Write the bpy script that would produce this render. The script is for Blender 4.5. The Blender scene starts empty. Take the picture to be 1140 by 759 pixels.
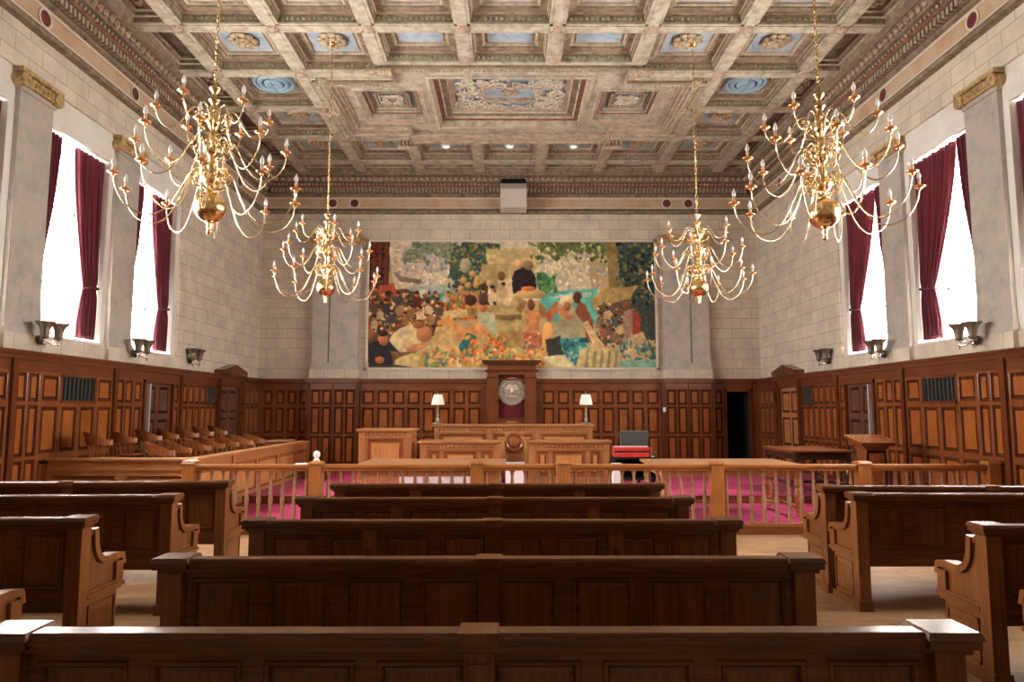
import bpy, bmesh, math, random
import numpy as np
from mathutils import Vector, Matrix
random.seed(7)
PI = math.pi
SC = bpy.context.scene
COL = SC.collection

# ------------------------------------------------------------------ camera, world, light
F_PX, CAM_H = 768.0, 1.70
cam_d = bpy.data.cameras.new('camera')
cam_d.sensor_width = 36.0
cam_d.lens = 36.0 * F_PX / 1140.0
cam_d.clip_end = 200
cam = bpy.data.objects.new('camera', cam_d)
COL.objects.link(cam)
cam.location = (0, 0, CAM_H)
cam.rotation_euler = (PI/2 + math.atan(75.5/F_PX), 0, -math.atan(2.5/F_PX))
SC.camera = cam
SC.view_settings.view_transform = 'Standard'
SC.view_settings.look = 'None'
SC.view_settings.gamma = 1.0
SC.view_settings.use_curve_mapping = False
SC.view_settings.exposure = 2.05
SC.cycles.max_bounces = 10
SC.cycles.diffuse_bounces = 7
SC.cycles.glossy_bounces = 4
SC.cycles.transparent_max_bounces = 12
SC.cycles.sample_clamp_indirect = 8
SC.cycles.caustics_reflective = False
SC.cycles.caustics_refractive = False
SC.cycles.use_denoising = True

WORLD_STRENGTH = 17.0
w = bpy.data.worlds.new('sky'); SC.world = w
w.use_nodes = True
bg = w.node_tree.nodes['Background']
bg.inputs['Color'].default_value = (1.0, 0.955, 0.90, 1)
bg.inputs['Strength'].default_value = WORLD_STRENGTH

# window bays along each side wall (opening centre y), pitch of the pilasters
WALLX, YB, YF = 6.93, 19.0, -3.0
PITCH = 2.46
BAYS = [7.63, 10.09, 12.55]                     # start y of each bay, end = start + 1.76
BAYW = 1.74
EXTRA_BAYS = [5.17]
OP0, OP1, OPZ0, OPZ1 = 0.04, 1.62, 2.80, 5.99   # opening inside a bay
for sx in (-1, 1):
    for b in BAYS + EXTRA_BAYS:
        ld = bpy.data.lights.new('window_portal', 'AREA')
        ld.shape = 'RECTANGLE'; ld.size = OPZ1-OPZ0; ld.size_y = OP1-OP0
        ld.cycles.is_portal = True
        lo = bpy.data.objects.new('window_portal', ld); COL.objects.link(lo)
        lo.location = (sx*(WALLX+0.72), b+(OP0+OP1)/2, (OPZ0+OPZ1)/2)
        lo.rotation_euler = (0, sx*PI/2, 0)

# ------------------------------------------------------------------ materials
def mat_new(name):
    m = bpy.data.materials.new(name); m.use_nodes = True
    return m, m.node_tree.nodes, m.node_tree.links, m.node_tree.nodes['Principled BSDF']

def plain(name, c, rough=0.5, metal=0.0, spec=0.5, emit=None, es=0):
    m, N, L, b = mat_new(name)
    b.inputs['Base Color'].default_value = (*c, 1)
    b.inputs['Roughness'].default_value = rough
    b.inputs['Metallic'].default_value = metal
    b.inputs['Specular IOR Level'].default_value = spec
    if emit:
        b.inputs['Emission Color'].default_value = (*emit, 1); b.inputs['Emission Strength'].default_value = es
    return m

def ramp(N, cols, pos):
    r = N.new('ShaderNodeValToRGB')
    e = r.color_ramp.elements
    while len(e) < len(cols): e.new(0.5)
    for i, (c, p) in enumerate(zip(cols, pos)):
        e[i].position = p; e[i].color = (*c, 1)
    return r

def wood(name, dark, mid, light, axis='z', rough=0.35, scale=1.0, spec=0.5, bump=0.15):
    m, N, L, b = mat_new(name)
    tc = N.new('ShaderNodeTexCoord'); mp = N.new('ShaderNodeMapping')
    oi = N.new('ShaderNodeObjectInfo'); ad = N.new('ShaderNodeVectorMath'); ad.operation = 'MULTIPLY_ADD'
    ad.inputs[1].default_value = (1, 1, 1)
    cx = N.new('ShaderNodeCombineXYZ')
    mu = N.new('ShaderNodeMath'); mu.operation = 'MULTIPLY'; mu.inputs[1].default_value = 13
    L.new(oi.outputs['Random'], mu.inputs[0])
    for i in range(3): L.new(mu.outputs[0], cx.inputs[i])
    L.new(tc.outputs['Object'], ad.inputs[0]); L.new(cx.outputs[0], ad.inputs[2])
    s = [48*scale]*3; s['xyz'.index(axis)] = 2.6*scale
    mp.inputs['Scale'].default_value = s
    L.new(ad.outputs[0], mp.inputs['Vector'])
    n1 = N.new('ShaderNodeTexNoise'); n1.inputs['Scale'].default_value = 1.0; n1.inputs['Detail'].default_value = 5
    n1.inputs['Roughness'].default_value = 0.62
    L.new(mp.outputs[0], n1.inputs['Vector'])
    n2 = N.new('ShaderNodeTexNoise'); n2.inputs['Scale'].default_value = 1.7; n2.inputs['Detail'].default_value = 2
    L.new(ad.outputs[0], n2.inputs['Vector'])
    mx = N.new('ShaderNodeMath'); mx.operation = 'MULTIPLY_ADD'; mx.inputs[1].default_value = 0.65
    L.new(n1.outputs['Fac'], mx.inputs[0])
    m3 = N.new('ShaderNodeMath'); m3.operation = 'MULTIPLY'; m3.inputs[1].default_value = 0.35
    L.new(n2.outputs['Fac'], m3.inputs[0]); L.new(m3.outputs[0], mx.inputs[2])
    r = ramp(N, [dark, mid, light], [0.30, 0.5, 0.72])
    L.new(mx.outputs[0], r.inputs[0]); L.new(r.outputs[0], b.inputs['Base Color'])
    b.inputs['Roughness'].default_value = rough
    b.inputs['Specular IOR Level'].default_value = spec
    bp = N.new('ShaderNodeBump'); bp.inputs['Strength'].default_value = bump; bp.inputs['Distance'].default_value = 0.004
    L.new(n1.outputs['Fac'], bp.inputs['Height']); L.new(bp.outputs[0], b.inputs['Normal'])
    return m

def mottled(name, cols, scale=3.0, rough=0.7, detail=6, stretch=(1, 1, 1), pos=None, bump=0.0, metal=0.0):
    m, N, L, b = mat_new(name)
    tc = N.new('ShaderNodeTexCoord'); mp = N.new('ShaderNodeMapping'); mp.inputs['Scale'].default_value = stretch
    L.new(tc.outputs['Object'], mp.inputs['Vector'])
    n = N.new('ShaderNodeTexNoise'); n.inputs['Scale'].default_value = scale; n.inputs['Detail'].default_value = detail
    n.inputs['Roughness'].default_value = 0.65
    L.new(mp.outputs[0], n.inputs['Vector'])
    k = len(cols)
    r = ramp(N, cols, pos or [0.3+0.4*i/(k-1) for i in range(k)])
    L.new(n.outputs['Fac'], r.inputs[0]); L.new(r.outputs[0], b.inputs['Base Color'])
    b.inputs['Roughness'].default_value = rough; b.inputs['Metallic'].default_value = metal
    if bump:
        bp = N.new('ShaderNodeBump'); bp.inputs['Strength'].default_value = bump; bp.inputs['Distance'].default_value = 0.01
        L.new(n.outputs['Fac'], bp.inputs['Height']); L.new(bp.outputs[0], b.inputs['Normal'])
    return m

def blocks(name, horiz, c1, c2, mortar, bw=0.56, bh=0.28, ms=0.006, rough=0.8, vert='Z', stain=0.25, off=0.5):
    m, N, L, b = mat_new(name)
    g = N.new('ShaderNodeNewGeometry'); sp = N.new('ShaderNodeSeparateXYZ'); cb = N.new('ShaderNodeCombineXYZ')
    L.new(g.outputs['Position'], sp.inputs[0])
    L.new(sp.outputs[horiz], cb.inputs[0]); L.new(sp.outputs[vert], cb.inputs[1])
    br = N.new('ShaderNodeTexBrick'); br.offset = off
    br.inputs['Scale'].default_value = 1.0
    br.inputs['Brick Width'].default_value = bw; br.inputs['Row Height'].default_value = bh
    br.inputs['Mortar Size'].default_value = ms; br.inputs['Mortar Smooth'].default_value = 0.2
    br.inputs['Color1'].default_value = (*c1, 1); br.inputs['Color2'].default_value = (*c2, 1)
    br.inputs['Mortar'].default_value = (*mortar, 1)
    L.new(cb.outputs[0], br.inputs['Vector'])
    n = N.new('ShaderNodeTexNoise'); n.inputs['Scale'].default_value = 2.2; n.inputs['Detail'].default_value = 7
    n.inputs['Roughness'].default_value = 0.7
    L.new(g.outputs['Position'], n.inputs['Vector'])
    r = ramp(N, [(1-stain,)*3, (1.08, 1.05, 1.0)], [0.3, 0.65])
    L.new(n.outputs['Fac'], r.inputs[0])
    mx = N.new('ShaderNodeMix'); mx.data_type = 'RGBA'; mx.blend_type = 'MULTIPLY'; mx.inputs[0].default_value = 1
    L.new(br.outputs['Color'], mx.inputs[6]); L.new(r.outputs[0], mx.inputs[7])
    L.new(mx.outputs[2], b.inputs['Base Color'])
    b.inputs['Roughness'].default_value = rough
    bp = N.new('ShaderNodeBump'); bp.inputs['Strength'].default_value = 0.35; bp.inputs['Distance'].default_value = 0.008
    bp.invert = True
    L.new(br.outputs['Fac'], bp.inputs['Height']); L.new(bp.outputs[0], b.inputs['Normal'])
    return m

M = {}
# pews: dark stained oak; panelling: warm red-brown oak; bench: lighter honey oak
M['pew_x'] = wood('pew oak, grain across', (.055, .016, .004), (.112, .035, .009), (.19, .066, .017), 'x', .24)
M['pew_z'] = wood('pew oak, grain upright', (.060, .017, .004), (.125, .040, .010), (.21, .075, .019), 'z', .24)
M['pew_y'] = wood('pew oak, grain lengthwise', (.085, .025, .006), (.17, .056, .013), (.28, .10, .024), 'z', .30)
M['pan_z'] = wood('panelling oak upright', (.11, .028, .008), (.21, .060, .016), (.31, .10, .029), 'z', .26)
M['pan_field'] = wood('panelling oak field', (.19, .050, .012), (.31, .093, .022), (.44, .155, .040), 'z', .24, 1.4)
M['pan_dark'] = wood('panelling oak dark mouldings', (.065, .018, .007), (.125, .036, .012), (.19, .06, .019), 'z', .2)
M['pan_x'] = wood('panelling oak across', (.10, .028, .008), (.19, .055, .015), (.28, .09, .026), 'x', .30)
M['pan_y'] = wood('panelling oak lengthwise', (.08, .019, .006), (.145, .037, .011), (.22, .064, .018), 'y', .28)
M['bench_z'] = wood('bench oak upright', (.27, .10, .033), (.38, .155, .055), (.48, .215, .085), 'z', .34)
M['bal'] = wood('pale turned oak', (.22, .10, .05), (.36, .19, .11), (.50, .32, .20), 'z', .2)
M['bench_field'] = wood('bench oak field', (.34, .13, .035), (.50, .22, .07), (.62, .31, .11), 'z', .32)
M['bench_x'] = wood('bench oak across', (.26, .10, .035), (.42, .18, .065), (.56, .27, .10), 'x', .32)
M['bench_y'] = wood('bench oak lengthwise', (.26, .10, .035), (.42, .18, .065), (.56, .27, .10), 'y', .32)
M['table_x'] = wood('table oak top', (.26, .11, .05), (.40, .19, .09), (.50, .26, .13), 'x', .28)
M['rail_x'] = wood('rail oak across', (.24, .078, .02), (.40, .145, .038), (.56, .235, .07), 'x', .32)
M['rail_z'] = wood('rail oak upright', (.24, .078, .02), (.40, .145, .038), (.56, .235, .07), 'z', .34)
M['chair_w'] = wood('chair oak', (.16, .05, .014), (.28, .095, .028), (.40, .15, .045), 'z', .22)
M['dark_w'] = wood('dark table wood', (.018, .008, .005), (.04, .016, .009), (.08, .03, .014), 'x', .3)
M['door_w'] = wood('door oak', (.07, .03, .022), (.13, .06, .042), (.20, .10, .07), 'z', .24)
ST1, ST2, STM = (.70, .635, .53), (.63, .57, .47), (.33, .28, .22)
M['stone_x'] = blocks('limestone blocks back', 0, ST1, ST2, STM)
M['stone_y'] = blocks('limestone blocks side', 1, ST1, ST2, STM)
M['plaster'] = mottled('white plaster', [(.66, .63, .57), (.80, .78, .74)], 1.5, .7)
M['marble'] = mottled('grey veined marble', [(.33, .305, .28), (.42, .39, .35), (.50, .45, .39), (.43, .395, .36)], 3.4, .4, 10)
M['marble_dark'] = plain('dark marble joint', (.13, .11, .10), .5)
M['ochre'] = mottled('worn gilt plaster', [(.17, .10, .04), (.46, .31, .13), (.62, .46, .24)], 14, .55, 5)
M['ceil'] = mottled('faded painted wood', [(.21, .185, .13), (.38, .335, .245), (.53, .48, .375), (.33, .29, .215)], 5, .7, 9, (1, 1, 1), [.28, .45, .6, .75])
M['ceil_b'] = mottled('faded painted wood brown', [(.12, .09, .06), (.25, .185, .12), (.37, .29, .20)], 7, .75, 8)
M['ceil_pink'] = mottled('faded pink paint', [(.26, .17, .12), (.42, .30, .22), (.48, .40, .30)], 6, .75, 8)
M['ceil_green'] = mottled('faded green paint', [(.15, .15, .09), (.30, .29, .20), (.44, .40, .30)], 10, .75, 8)
M['ceil_blue'] = mottled('faded blue paint', [(.22, .30, .36), (.34, .43, .52), (.45, .51, .55)], 6, .75, 7)
M['ceil_red'] = mottled('dark red paint', [(.15, .05, .035), (.24, .09, .06), (.30, .15, .10)], 6, .75, 6)
M['ceil_dark'] = mottled('dark aged paint', [(.07, .05, .032), (.15, .11, .075), (.22, .17, .12)], 8, .8, 7)
M['orn'] = mottled('aged plaster ornament', [(.16, .115, .07), (.40, .32, .22), (.56, .47, .34)], 18, .65, 5)
M['orn_pale'] = mottled('pale aged ornament', [(.30, .25, .18), (.56, .49, .38), (.72, .66, .54)], 14, .6, 5)
M['orn_gilt'] = mottled('faded gilt ornament', [(.20, .14, .08), (.44, .34, .21), (.60, .51, .36)], 14, .6, 5)
M['frieze'] = mottled('painted frieze', [(.42, .30, .20), (.52, .34, .20), (.56, .43, .31), (.46, .39, .32)], 1.6, .75, 8)
M['cream'] = plain('cream painted line', (.66, .60, .50), .7)
M['maroon'] = mottled('maroon disc', [(.10, .018, .018), (.17, .035, .03)], 5, .5)
M['brass'] = plain('polished brass', (.80, .56, .27), .20, 1.0)
M['brass_pale'] = plain('pale polished brass', (.86, .72, .48), .24, 1.0)
M['copper'] = plain('reddish brass', (.72, .36, .15), .28, 1.0)
M['candle'] = plain('ivory candle sleeve', (.72, .42, .25), .4)
M['bulb'] = plain('frosted bulb glass', (.85, .84, .83), .12)
M['pewter'] = plain('aged pewter', (.26, .24, .19), .38, 0.85)
M['silver'] = plain('chromed metal', (.75, .73, .68), .18, 1.0)
M['steel'] = plain('dull dark metal', (.05, .05, .045), .45, .7)
M['seal'] = mottled('pale bronze', [(.22, .17, .12), (.46, .39, .30), (.60, .52, .42)], 22, .5, 5, bump=.8, metal=.5)
M['seal_hi'] = plain('polished bronze relief', (.78, .72, .62), .35, .8)
M['black'] = plain('black plastic', (.010, .010, .011), .8, 0, .15)
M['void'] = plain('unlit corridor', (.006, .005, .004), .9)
M['white'] = plain('white enamel', (.82, .82, .80), .4)
M['white_warm'] = plain('off-white enamel', (.60, .55, .48), .5)
M['paper'] = plain('white card', (.88, .86, .88), .6)
M['grey'] = plain('grey card', (.45, .46, .47), .6)
M['book_red'] = plain('red book cloth', (.62, .035, .02), .5)
M['velvet_red'] = mottled('dark red velvet', [(.10, .006, .012), (.17, .012, .02)], 8, .9)
M['shade'] = plain('pale pleated lamp shade', (.80, .77, .68), .6)
M['gold'] = plain('brass plate', (.75, .45, .18), .35, .8)
M['vent'] = plain('enamel with blue light in colour', (.30, .50, .62), .3)  # bluish light reflected by the diffusers is put into this colour
M['vent_dark'] = plain('dark vent slot', (.04, .055, .07), .5)
M['lamp_glow'] = plain('lit downlight', (.9, .9, .85), .4, emit=(1, .97, .9), es=2)
M['mesh_green'] = plain('dark green mesh', (.03, .05, .04), .7)
M['wire'] = plain('grey wire', (.13, .13, .11), .6)
M['sandst'] = mottled('weathered outdoor stone', [(.45, .43, .40), (.62, .60, .56)], 4, .8)

# curtain velvet: weave only, the folds are geometry
def curtain_mat():
    m, N, L, b = mat_new('maroon curtain cloth')
    n = N.new('ShaderNodeTexNoise'); n.inputs['Scale'].default_value = 30
    r = ramp(N, [(.060, .006, .016), (.125, .010, .028)], [.35, .65])
    L.new(n.outputs['Fac'], r.inputs[0]); L.new(r.outputs[0], b.inputs['Base Color'])
    b.inputs['Roughness'].default_value = .75
    b.inputs['Sheen Weight'].default_value = .08
    tr = N.new('ShaderNodeBsdfTranslucent'); tr.inputs['Color'].default_value = (.35, .012, .04, 1)
    mx = N.new('ShaderNodeMixShader'); mx.inputs[0].default_value = .12
    out = N['Material Output']
    L.new(b.outputs[0], mx.inputs[1]); L.new(tr.outputs[0], mx.inputs[2]); L.new(mx.outputs[0], out.inputs['Surface'])
    return m
M['curtain'] = curtain_mat()

def glass_mat():
    m, N, L, b = mat_new('window glass')
    t = N.new('ShaderNodeBsdfTransparent'); g = N.new('ShaderNodeBsdfGlossy'); g.inputs['Roughness'].default_value = .03
    mx = N.new('ShaderNodeMixShader'); mx.inputs[0].default_value = .06
    L.new(t.outputs[0], mx.inputs[1]); L.new(g.outputs[0], mx.inputs[2]); L.new(mx.outputs[0], N['Material Output'].inputs['Surface'])
    return m
M['glass'] = glass_mat()

def carpet_mat():
    m, N, L, b = mat_new('magenta red carpet')
    n = N.new('ShaderNodeTexNoise'); n.inputs['Scale'].default_value = 60; n.inputs['Detail'].default_value = 3
    r = ramp(N, [(.28, .010, .062), (.40, .022, .105)], [.35, .65])
    L.new(n.outputs['Fac'], r.inputs[0]); L.new(r.outputs[0], b.inputs['Base Color'])
    b.inputs['Roughness'].default_value = .95; b.inputs['Sheen Weight'].default_value = .05
    b.inputs['Specular IOR Level'].default_value = .2
    return m
M['carpet'] = carpet_mat()
M['parquet'] = blocks('worn parquet blocks', 0, (.46, .28, .15), (.34, .19, .10), (.19, .11, .06), .30, .075, .0018, .33, 'Y', .35)

# ------------------------------------------------------------------ mesh builder
class MB:
    def __init__(s, xf=None):
        s.v = []; s.f = []; s.mi = []; s.m = 0; s.xf = xf
    def av(s, p):
        if s.xf: p = s.xf(*p)
        s.v.append(tuple(p)); return len(s.v)-1
    def af(s, idx, m=None):
        s.f.append(tuple(idx)); s.mi.append(s.m if m is None else m)
    def box(s, x0, x1, y0, y1, z0, z1, m=None):
        i = [s.av(p) for p in ((x0,y0,z0),(x1,y0,z0),(x1,y1,z0),(x0,y1,z0),(x0,y0,z1),(x1,y0,z1),(x1,y1,z1),(x0,y1,z1))]
        for q in ((0,3,2,1),(4,5,6,7),(0,1,5,4),(1,2,6,5),(2,3,7,6),(3,0,4,7)): s.af([i[k] for k in q], m)
    def taper(s, x0, x1, y0, y1, z0, z1, dx, dy, m=None):      # box whose top is inset by dx, dy
        i = [s.av(p) for p in ((x0,y0,z0),(x1,y0,z0),(x1,y1,z0),(x0,y1,z0),(x0+dx,y0+dy,z1),(x1-dx,y0+dy,z1),(x1-dx,y1-dy,z1),(x0+dx,y1-dy,z1))]
        for q in ((0,3,2,1),(4,5,6,7),(0,1,5,4),(1,2,6,5),(2,3,7,6),(3,0,4,7)): s.af([i[k] for k in q], m)
    def rings(s, a0, a1, b0, b1, prof, mats, cap=True):
        """concentric rectangular rings in local (a, n, b); prof = [(inset, n)...]"""
        prev = None
        for k, (ins, n) in enumerate(prof):
            cur = [s.av(p) for p in ((a0+ins,n,b0+ins),(a1-ins,n,b0+ins),(a1-ins,n,b1-ins),(a0+ins,n,b1-ins))]
            if prev:
                for j in range(4): s.af((prev[j], prev[(j+1)%4], cur[(j+1)%4], cur[j]), mats[k-1])
            prev = cur
        if cap: s.af(prev, mats[-1])
    def prism(s, poly, axis, a0, a1, m=None):                    # poly in the two other axes order
        def P(p, a):
            return {'x': (a, p[0], p[1]), 'y': (p[0], a, p[1]), 'z': (p[0], p[1], a)}[axis]
        A = [s.av(P(p, a0)) for p in poly]; B = [s.av(P(p, a1)) for p in poly]
        n = len(poly)
        s.af(A[::-1], m); s.af(B, m)
        for i in range(n): s.af((A[i], A[(i+1)%n], B[(i+1)%n], B[i]), m)
    def lathe(s, prof, c=(0,0,0), seg=12, m=None, axis='z', caps=True):
        rows = []
        for r, z in prof:
            row = []
            for k in range(seg):
                a = 2*PI*k/seg
                p = (r*math.cos(a), r*math.sin(a), z)
                if axis == 'y': p = (p[0], p[2], p[1])
                if axis == 'x': p = (p[2], p[0], p[1])
                row.append(s.av((c[0]+p[0], c[1]+p[1], c[2]+p[2])))
            rows.append(row)
        for A, B in zip(rows, rows[1:]):
            for k in range(seg): s.af((A[k], A[(k+1)%seg], B[(k+1)%seg], B[k]), m)
        if caps and prof[0][0] > 1e-4: s.af(rows[0][::-1], m)
        if caps and prof[-1][0] > 1e-4: s.af(rows[-1], m)
    def tube(s, pts, r, seg=6, m=None, closed=False):
        pts = [Vector(p) for p in pts]; n = len(pts); rows = []
        up = Vector((0.13, 0.21, 1)).normalized()
        for i, p in enumerate(pts):
            if closed: t = pts[(i+1)%n]-pts[i-1]
            else: t = pts[min(i+1, n-1)]-pts[max(i-1, 0)]
            t.normalize()
            a = t.cross(up)
            if a.length < 1e-3: a = t.cross(Vector((1, 0, 0)))
            a.normalize(); b = t.cross(a)
            rr = r[i] if isinstance(r, (list, tuple)) else r
            rows.append([s.av(p + a*rr*math.cos(2*PI*k/seg) + b*rr*math.sin(2*PI*k/seg)) for k in range(seg)])
        rng = range(n) if closed else range(n-1)
        for i in rng:
            A, B = rows[i], rows[(i+1)%n]
            for k in range(seg): s.af((A[k], A[(k+1)%seg], B[(k+1)%seg], B[k]), m)
        if not closed: s.af(rows[0][::-1], m); s.af(rows[-1], m)
    def blob(s, c, rx, ry, rz, seg=6, rings=4, m=None):
        prev = None
        for j in range(rings+1):
            t = PI*j/rings
            row = [s.av((c[0]+rx*math.sin(t)*math.cos(2*PI*k/seg), c[1]+ry*math.sin(t)*math.sin(2*PI*k/seg), c[2]+rz*math.cos(t))) for k in range(seg)]
            if prev:
                for k in range(seg): s.af((prev[k], prev[(k+1)%seg], row[(k+1)%seg], row[k]), m)
            prev = row
    def build(s, name, mats, parent=None, smooth=False, loc=None, bevel=0):
        me = bpy.data.meshes.new(name)
        off = Vector(loc) if loc is not None else Vector((0, 0, 0))
        me.from_pydata([tuple(Vector(v)-off) for v in s.v], [], s.f)
        if not isinstance(mats, (list, tuple)): mats = [mats]
        for m in mats: me.materials.append(M[m] if isinstance(m, str) else m)
        me.polygons.foreach_set('material_index', s.mi)
        bm = bmesh.new(); bm.from_mesh(me)
        bmesh.ops.recalc_face_normals(bm, faces=bm.faces)
        bm.to_mesh(me); bm.free()
        if smooth: me.polygons.foreach_set('use_smooth', [True]*len(me.polygons))
        o = bpy.data.objects.new(name, me); COL.objects.link(o)
        if loc is not None: o.location = loc
        if parent: o.parent = parent
        if bevel:
            md = o.modifiers.new('bevel', 'BEVEL'); md.width = bevel; md.segments = 2; md.limit_method = 'ANGLE'
        return o

def empty(name, label, cat, loc=(0,0,0), rz=0, group=None):
    o = bpy.data.objects.new(name, None); COL.objects.link(o)
    o.location = loc; o.rotation_euler = (0, 0, rz)
    o['label'] = label; o['category'] = cat
    if group: o['group'] = group
    return o
def tag(o, label, cat, group=None):
    o['label'] = label; o['category'] = cat
    if group: o['group'] = group
    return o
def struct(o, label=None, cat=None):
    o['kind'] = 'structure'
    if label: o['label'] = label
    if cat: o['category'] = cat
    return o
def copy_tree(o, parent=None):
    c = o.copy(); COL.objects.link(c)
    if parent: c.parent = parent
    for ch in list(o.children):
        copy_tree(ch, c)
    return c
def place_copy(o, loc, rz=0, label=None, group=None):
    c = copy_tree(o); c.location = loc; c.rotation_euler = (0, 0, rz)
    if label: c['label'] = label
    if group: c['group'] = group
    return c
def smoothpath(pts, n=5):
    """catmull-rom through points"""
    P = [Vector(p) for p in pts]; out = []
    for i in range(len(P)-1):
        p0 = P[max(i-1, 0)]; p1 = P[i]; p2 = P[i+1]; p3 = P[min(i+2, len(P)-1)]
        for k in range(n):
            t = k/n
            out.append(0.5*((2*p1)+(-p0+p2)*t+(2*p0-5*p1+4*p2-p3)*t*t+(-p0+3*p1-3*p2+p3)*t**3))
    out.append(P[-1]); return out

# ------------------------------------------------------------------ shell: floor, walls, ceiling
XL = lambda s, n, z: (-WALLX+n, s, z)
XR = lambda s, n, z: (WALLX-n, s, z)
XB = lambda s, n, z: (s, YB-n, z)

b = MB(); b.box(-7.7, 7.7, YF, YB+1.6, -.12, 0)
struct(b.build('floor', 'parquet'), 'worn tan parquet block floor', 'floor')

ZTOP = 8.62
ALLB = sorted(BAYS+EXTRA_BAYS)
def side_wall(xf, name, stone):
    b = MB(xf)
    b.box(YF, YB, -.77, 0, 0, 2.76, 0)
    b.box(YF, YB+.3, -.77, 0, 6.5, ZTOP, 0)
    b.box(ALLB[-1]+BAYW+.04, YB+.3, -.77, 0, 2.76, 6.5, 0)
    b.box(YF, ALLB[0], -.77, 0, 2.76, 6.5, 0)
    for y0 in ALLB:
        y1 = y0+BAYW
        b.box(y0, y1, -.77, -.05, OPZ1, 6.5, 1)
        b.box(y0, y0+OP0, -.77, -.05, 2.76, OPZ1, 1)
        b.box(y0+OP1, y1+.04, -.77, -.05, 2.76, OPZ1, 1)
        b.box(y0+OP0, y0+OP1, -.77, .03, 2.76, OPZ0, 1)      # sill
    for y0 in ALLB[1:]:
        b.box(y0-(PITCH-BAYW), y0, -.77, -.06, 2.76, 6.5, 1)
    return struct(b.build(name, [stone, 'plaster']), 'limestone block side wall with tall window bays', 'wall')
side_wall(XL, 'wall_left', 'stone_y'); side_wall(XR, 'wall_right', 'stone_y')
b = MB(XB)
DX0, DX1, DZ = 5.92, 6.56, 2.17
b.box(-7.7, DX0, -.3, 0, 0, ZTOP); b.box(DX1, 7.7, -.3, 0, 0, ZTOP); b.box(DX0, DX1, -.3, 0, DZ, ZTOP)
struct(b.build('wall_back', 'stone_x'), 'limestone block wall behind the judge bench', 'wall')
b = MB(); b.box(-7.7, 7.7, YF-.3, YF, 0, ZTOP); struct(b.build('wall_front', 'stone_x'), 'rear wall behind the viewer', 'wall')
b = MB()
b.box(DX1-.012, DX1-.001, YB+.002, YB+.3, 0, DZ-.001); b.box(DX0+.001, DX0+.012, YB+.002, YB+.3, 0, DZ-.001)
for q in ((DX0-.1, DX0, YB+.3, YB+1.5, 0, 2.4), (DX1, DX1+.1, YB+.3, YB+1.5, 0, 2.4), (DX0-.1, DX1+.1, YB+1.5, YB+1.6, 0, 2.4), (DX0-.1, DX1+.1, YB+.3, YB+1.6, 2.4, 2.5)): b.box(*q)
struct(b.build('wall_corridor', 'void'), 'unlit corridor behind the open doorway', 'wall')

# pilasters of the side walls: shaft, base, gilt capital
tn = [0]
def trim(b, mats, label, cat='trim', **k):
    tn[0] += 1
    return struct(b.build('trim_%d' % tn[0], mats, **k), label, cat)
def pilaster(xf, y0, y1, d0, d1, label, mid=None, stone='stone_y'):
    b = MB(xf)
    b.box(y0, y1, d0, d1, 2.95, 6.28, 0)
    for (e, z0, z1) in ((.05, 2.515, 2.76), (.045, 2.76, 2.82), (.025, 2.82, 2.87), (.01, 2.87, 2.95)):
        b.box(y0-e, y1+e, d0, d1+e, z0, z1, 3 if z0 < 2.7 else 0)
    b.box(y0-.02, y1+.02, d0, d1+.02, 6.2, 6.25, 0)
    # capital: volutes at both ends with a carved band between them
    b.box(y0-.03, y1+.03, d0, d1+.05, 6.28, 6.42, 1)
    b.box(y0-.09, y1+.09, d0, d1+.09, 6.43, 6.5, 1)
    for yy in (y0-.01, y1+.01):
        b.lathe([(.001, 0), (.10, 0), (.10, d1-d0+.09), (.055, d1-d0+.10), (.045, d1-d0+.09), (.001, d1-d0+.12)], (yy, d0, 6.34), 12, 1, 'y')
    k = 6
    for i in range(k):
        yy = y0+.14+(y1-y0-.28)*i/(k-1)
        b.blob((yy, d1+.06, 6.35), .035, .03, .05, 6, 4, 1)
    for i in range(10):
        yy = y0-.05+(y1-y0+.1)*i/9
        b.blob((yy, d1+.09, 6.44), .02, .02, .02, 5, 3, 1)
    if mid:
        b.box(mid-.02, mid+.02, d1-.02, d1+.004, 2.95, 6.24, 2)
    return trim(b, ['marble', 'ochre', 'marble_dark', stone], label, 'pilaster')
for xf, nm in ((XL, 'left'), (XR, 'right')):
    for y0 in ALLB[1:]:
        pilaster(xf, y0-(PITCH-BAYW)+.005, y0-.005, -.07, .02, 'grey marble pilaster with gilt capital between %s wall windows' % nm)
pilaster(XB, -5.40, -4.15, 0, .22, 'double grey marble pilaster left of the mural', -4.95, 'stone_x')
pilaster(XB, 4.22, 5.47, 0, .22, 'double grey marble pilaster right of the mural', 4.97, 'stone_x')

# cornice swept round three walls: (distance from wall, z), material per segment
prof = [(0, 7.15), (.12, 7.16), (.12, 7.22), (.08, 7.24), (.05, 7.30), (.05, 7.33), (.035, 7.33), (.035, 7.585), (.05, 7.585), (.06, 7.62),
        (.11, 7.65), (.11, 7.71), (.13, 7.715), (.13, 7.86), (.24, 7.875), (.27, 7.94), (.36, 7.97), (.40, 8.03), (.47, 8.08), (.47, 8.12), (.54, 8.14), (.54, 8.2), (.54, 8.5)]
pm = [0, 0, 0, 1, 2, 2, 3, 2, 2, 0, 0, 1, 1, 0, 4, 1, 0, 0, 1, 0, 0, 0]
b = MB()
prev = None
for k, (n, z) in enumerate(prof):
    cur = [b.av(p) for p in ((-WALLX+n, YF, z), (-WALLX+n, YB-n, z), (WALLX-n, YB-n, z), (WALLX-n, YF, z))]
    if prev:
        for j in range(3): b.af((prev[j], prev[j+1], cur[j+1], cur[j]), pm[k-1])
    prev = cur
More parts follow.
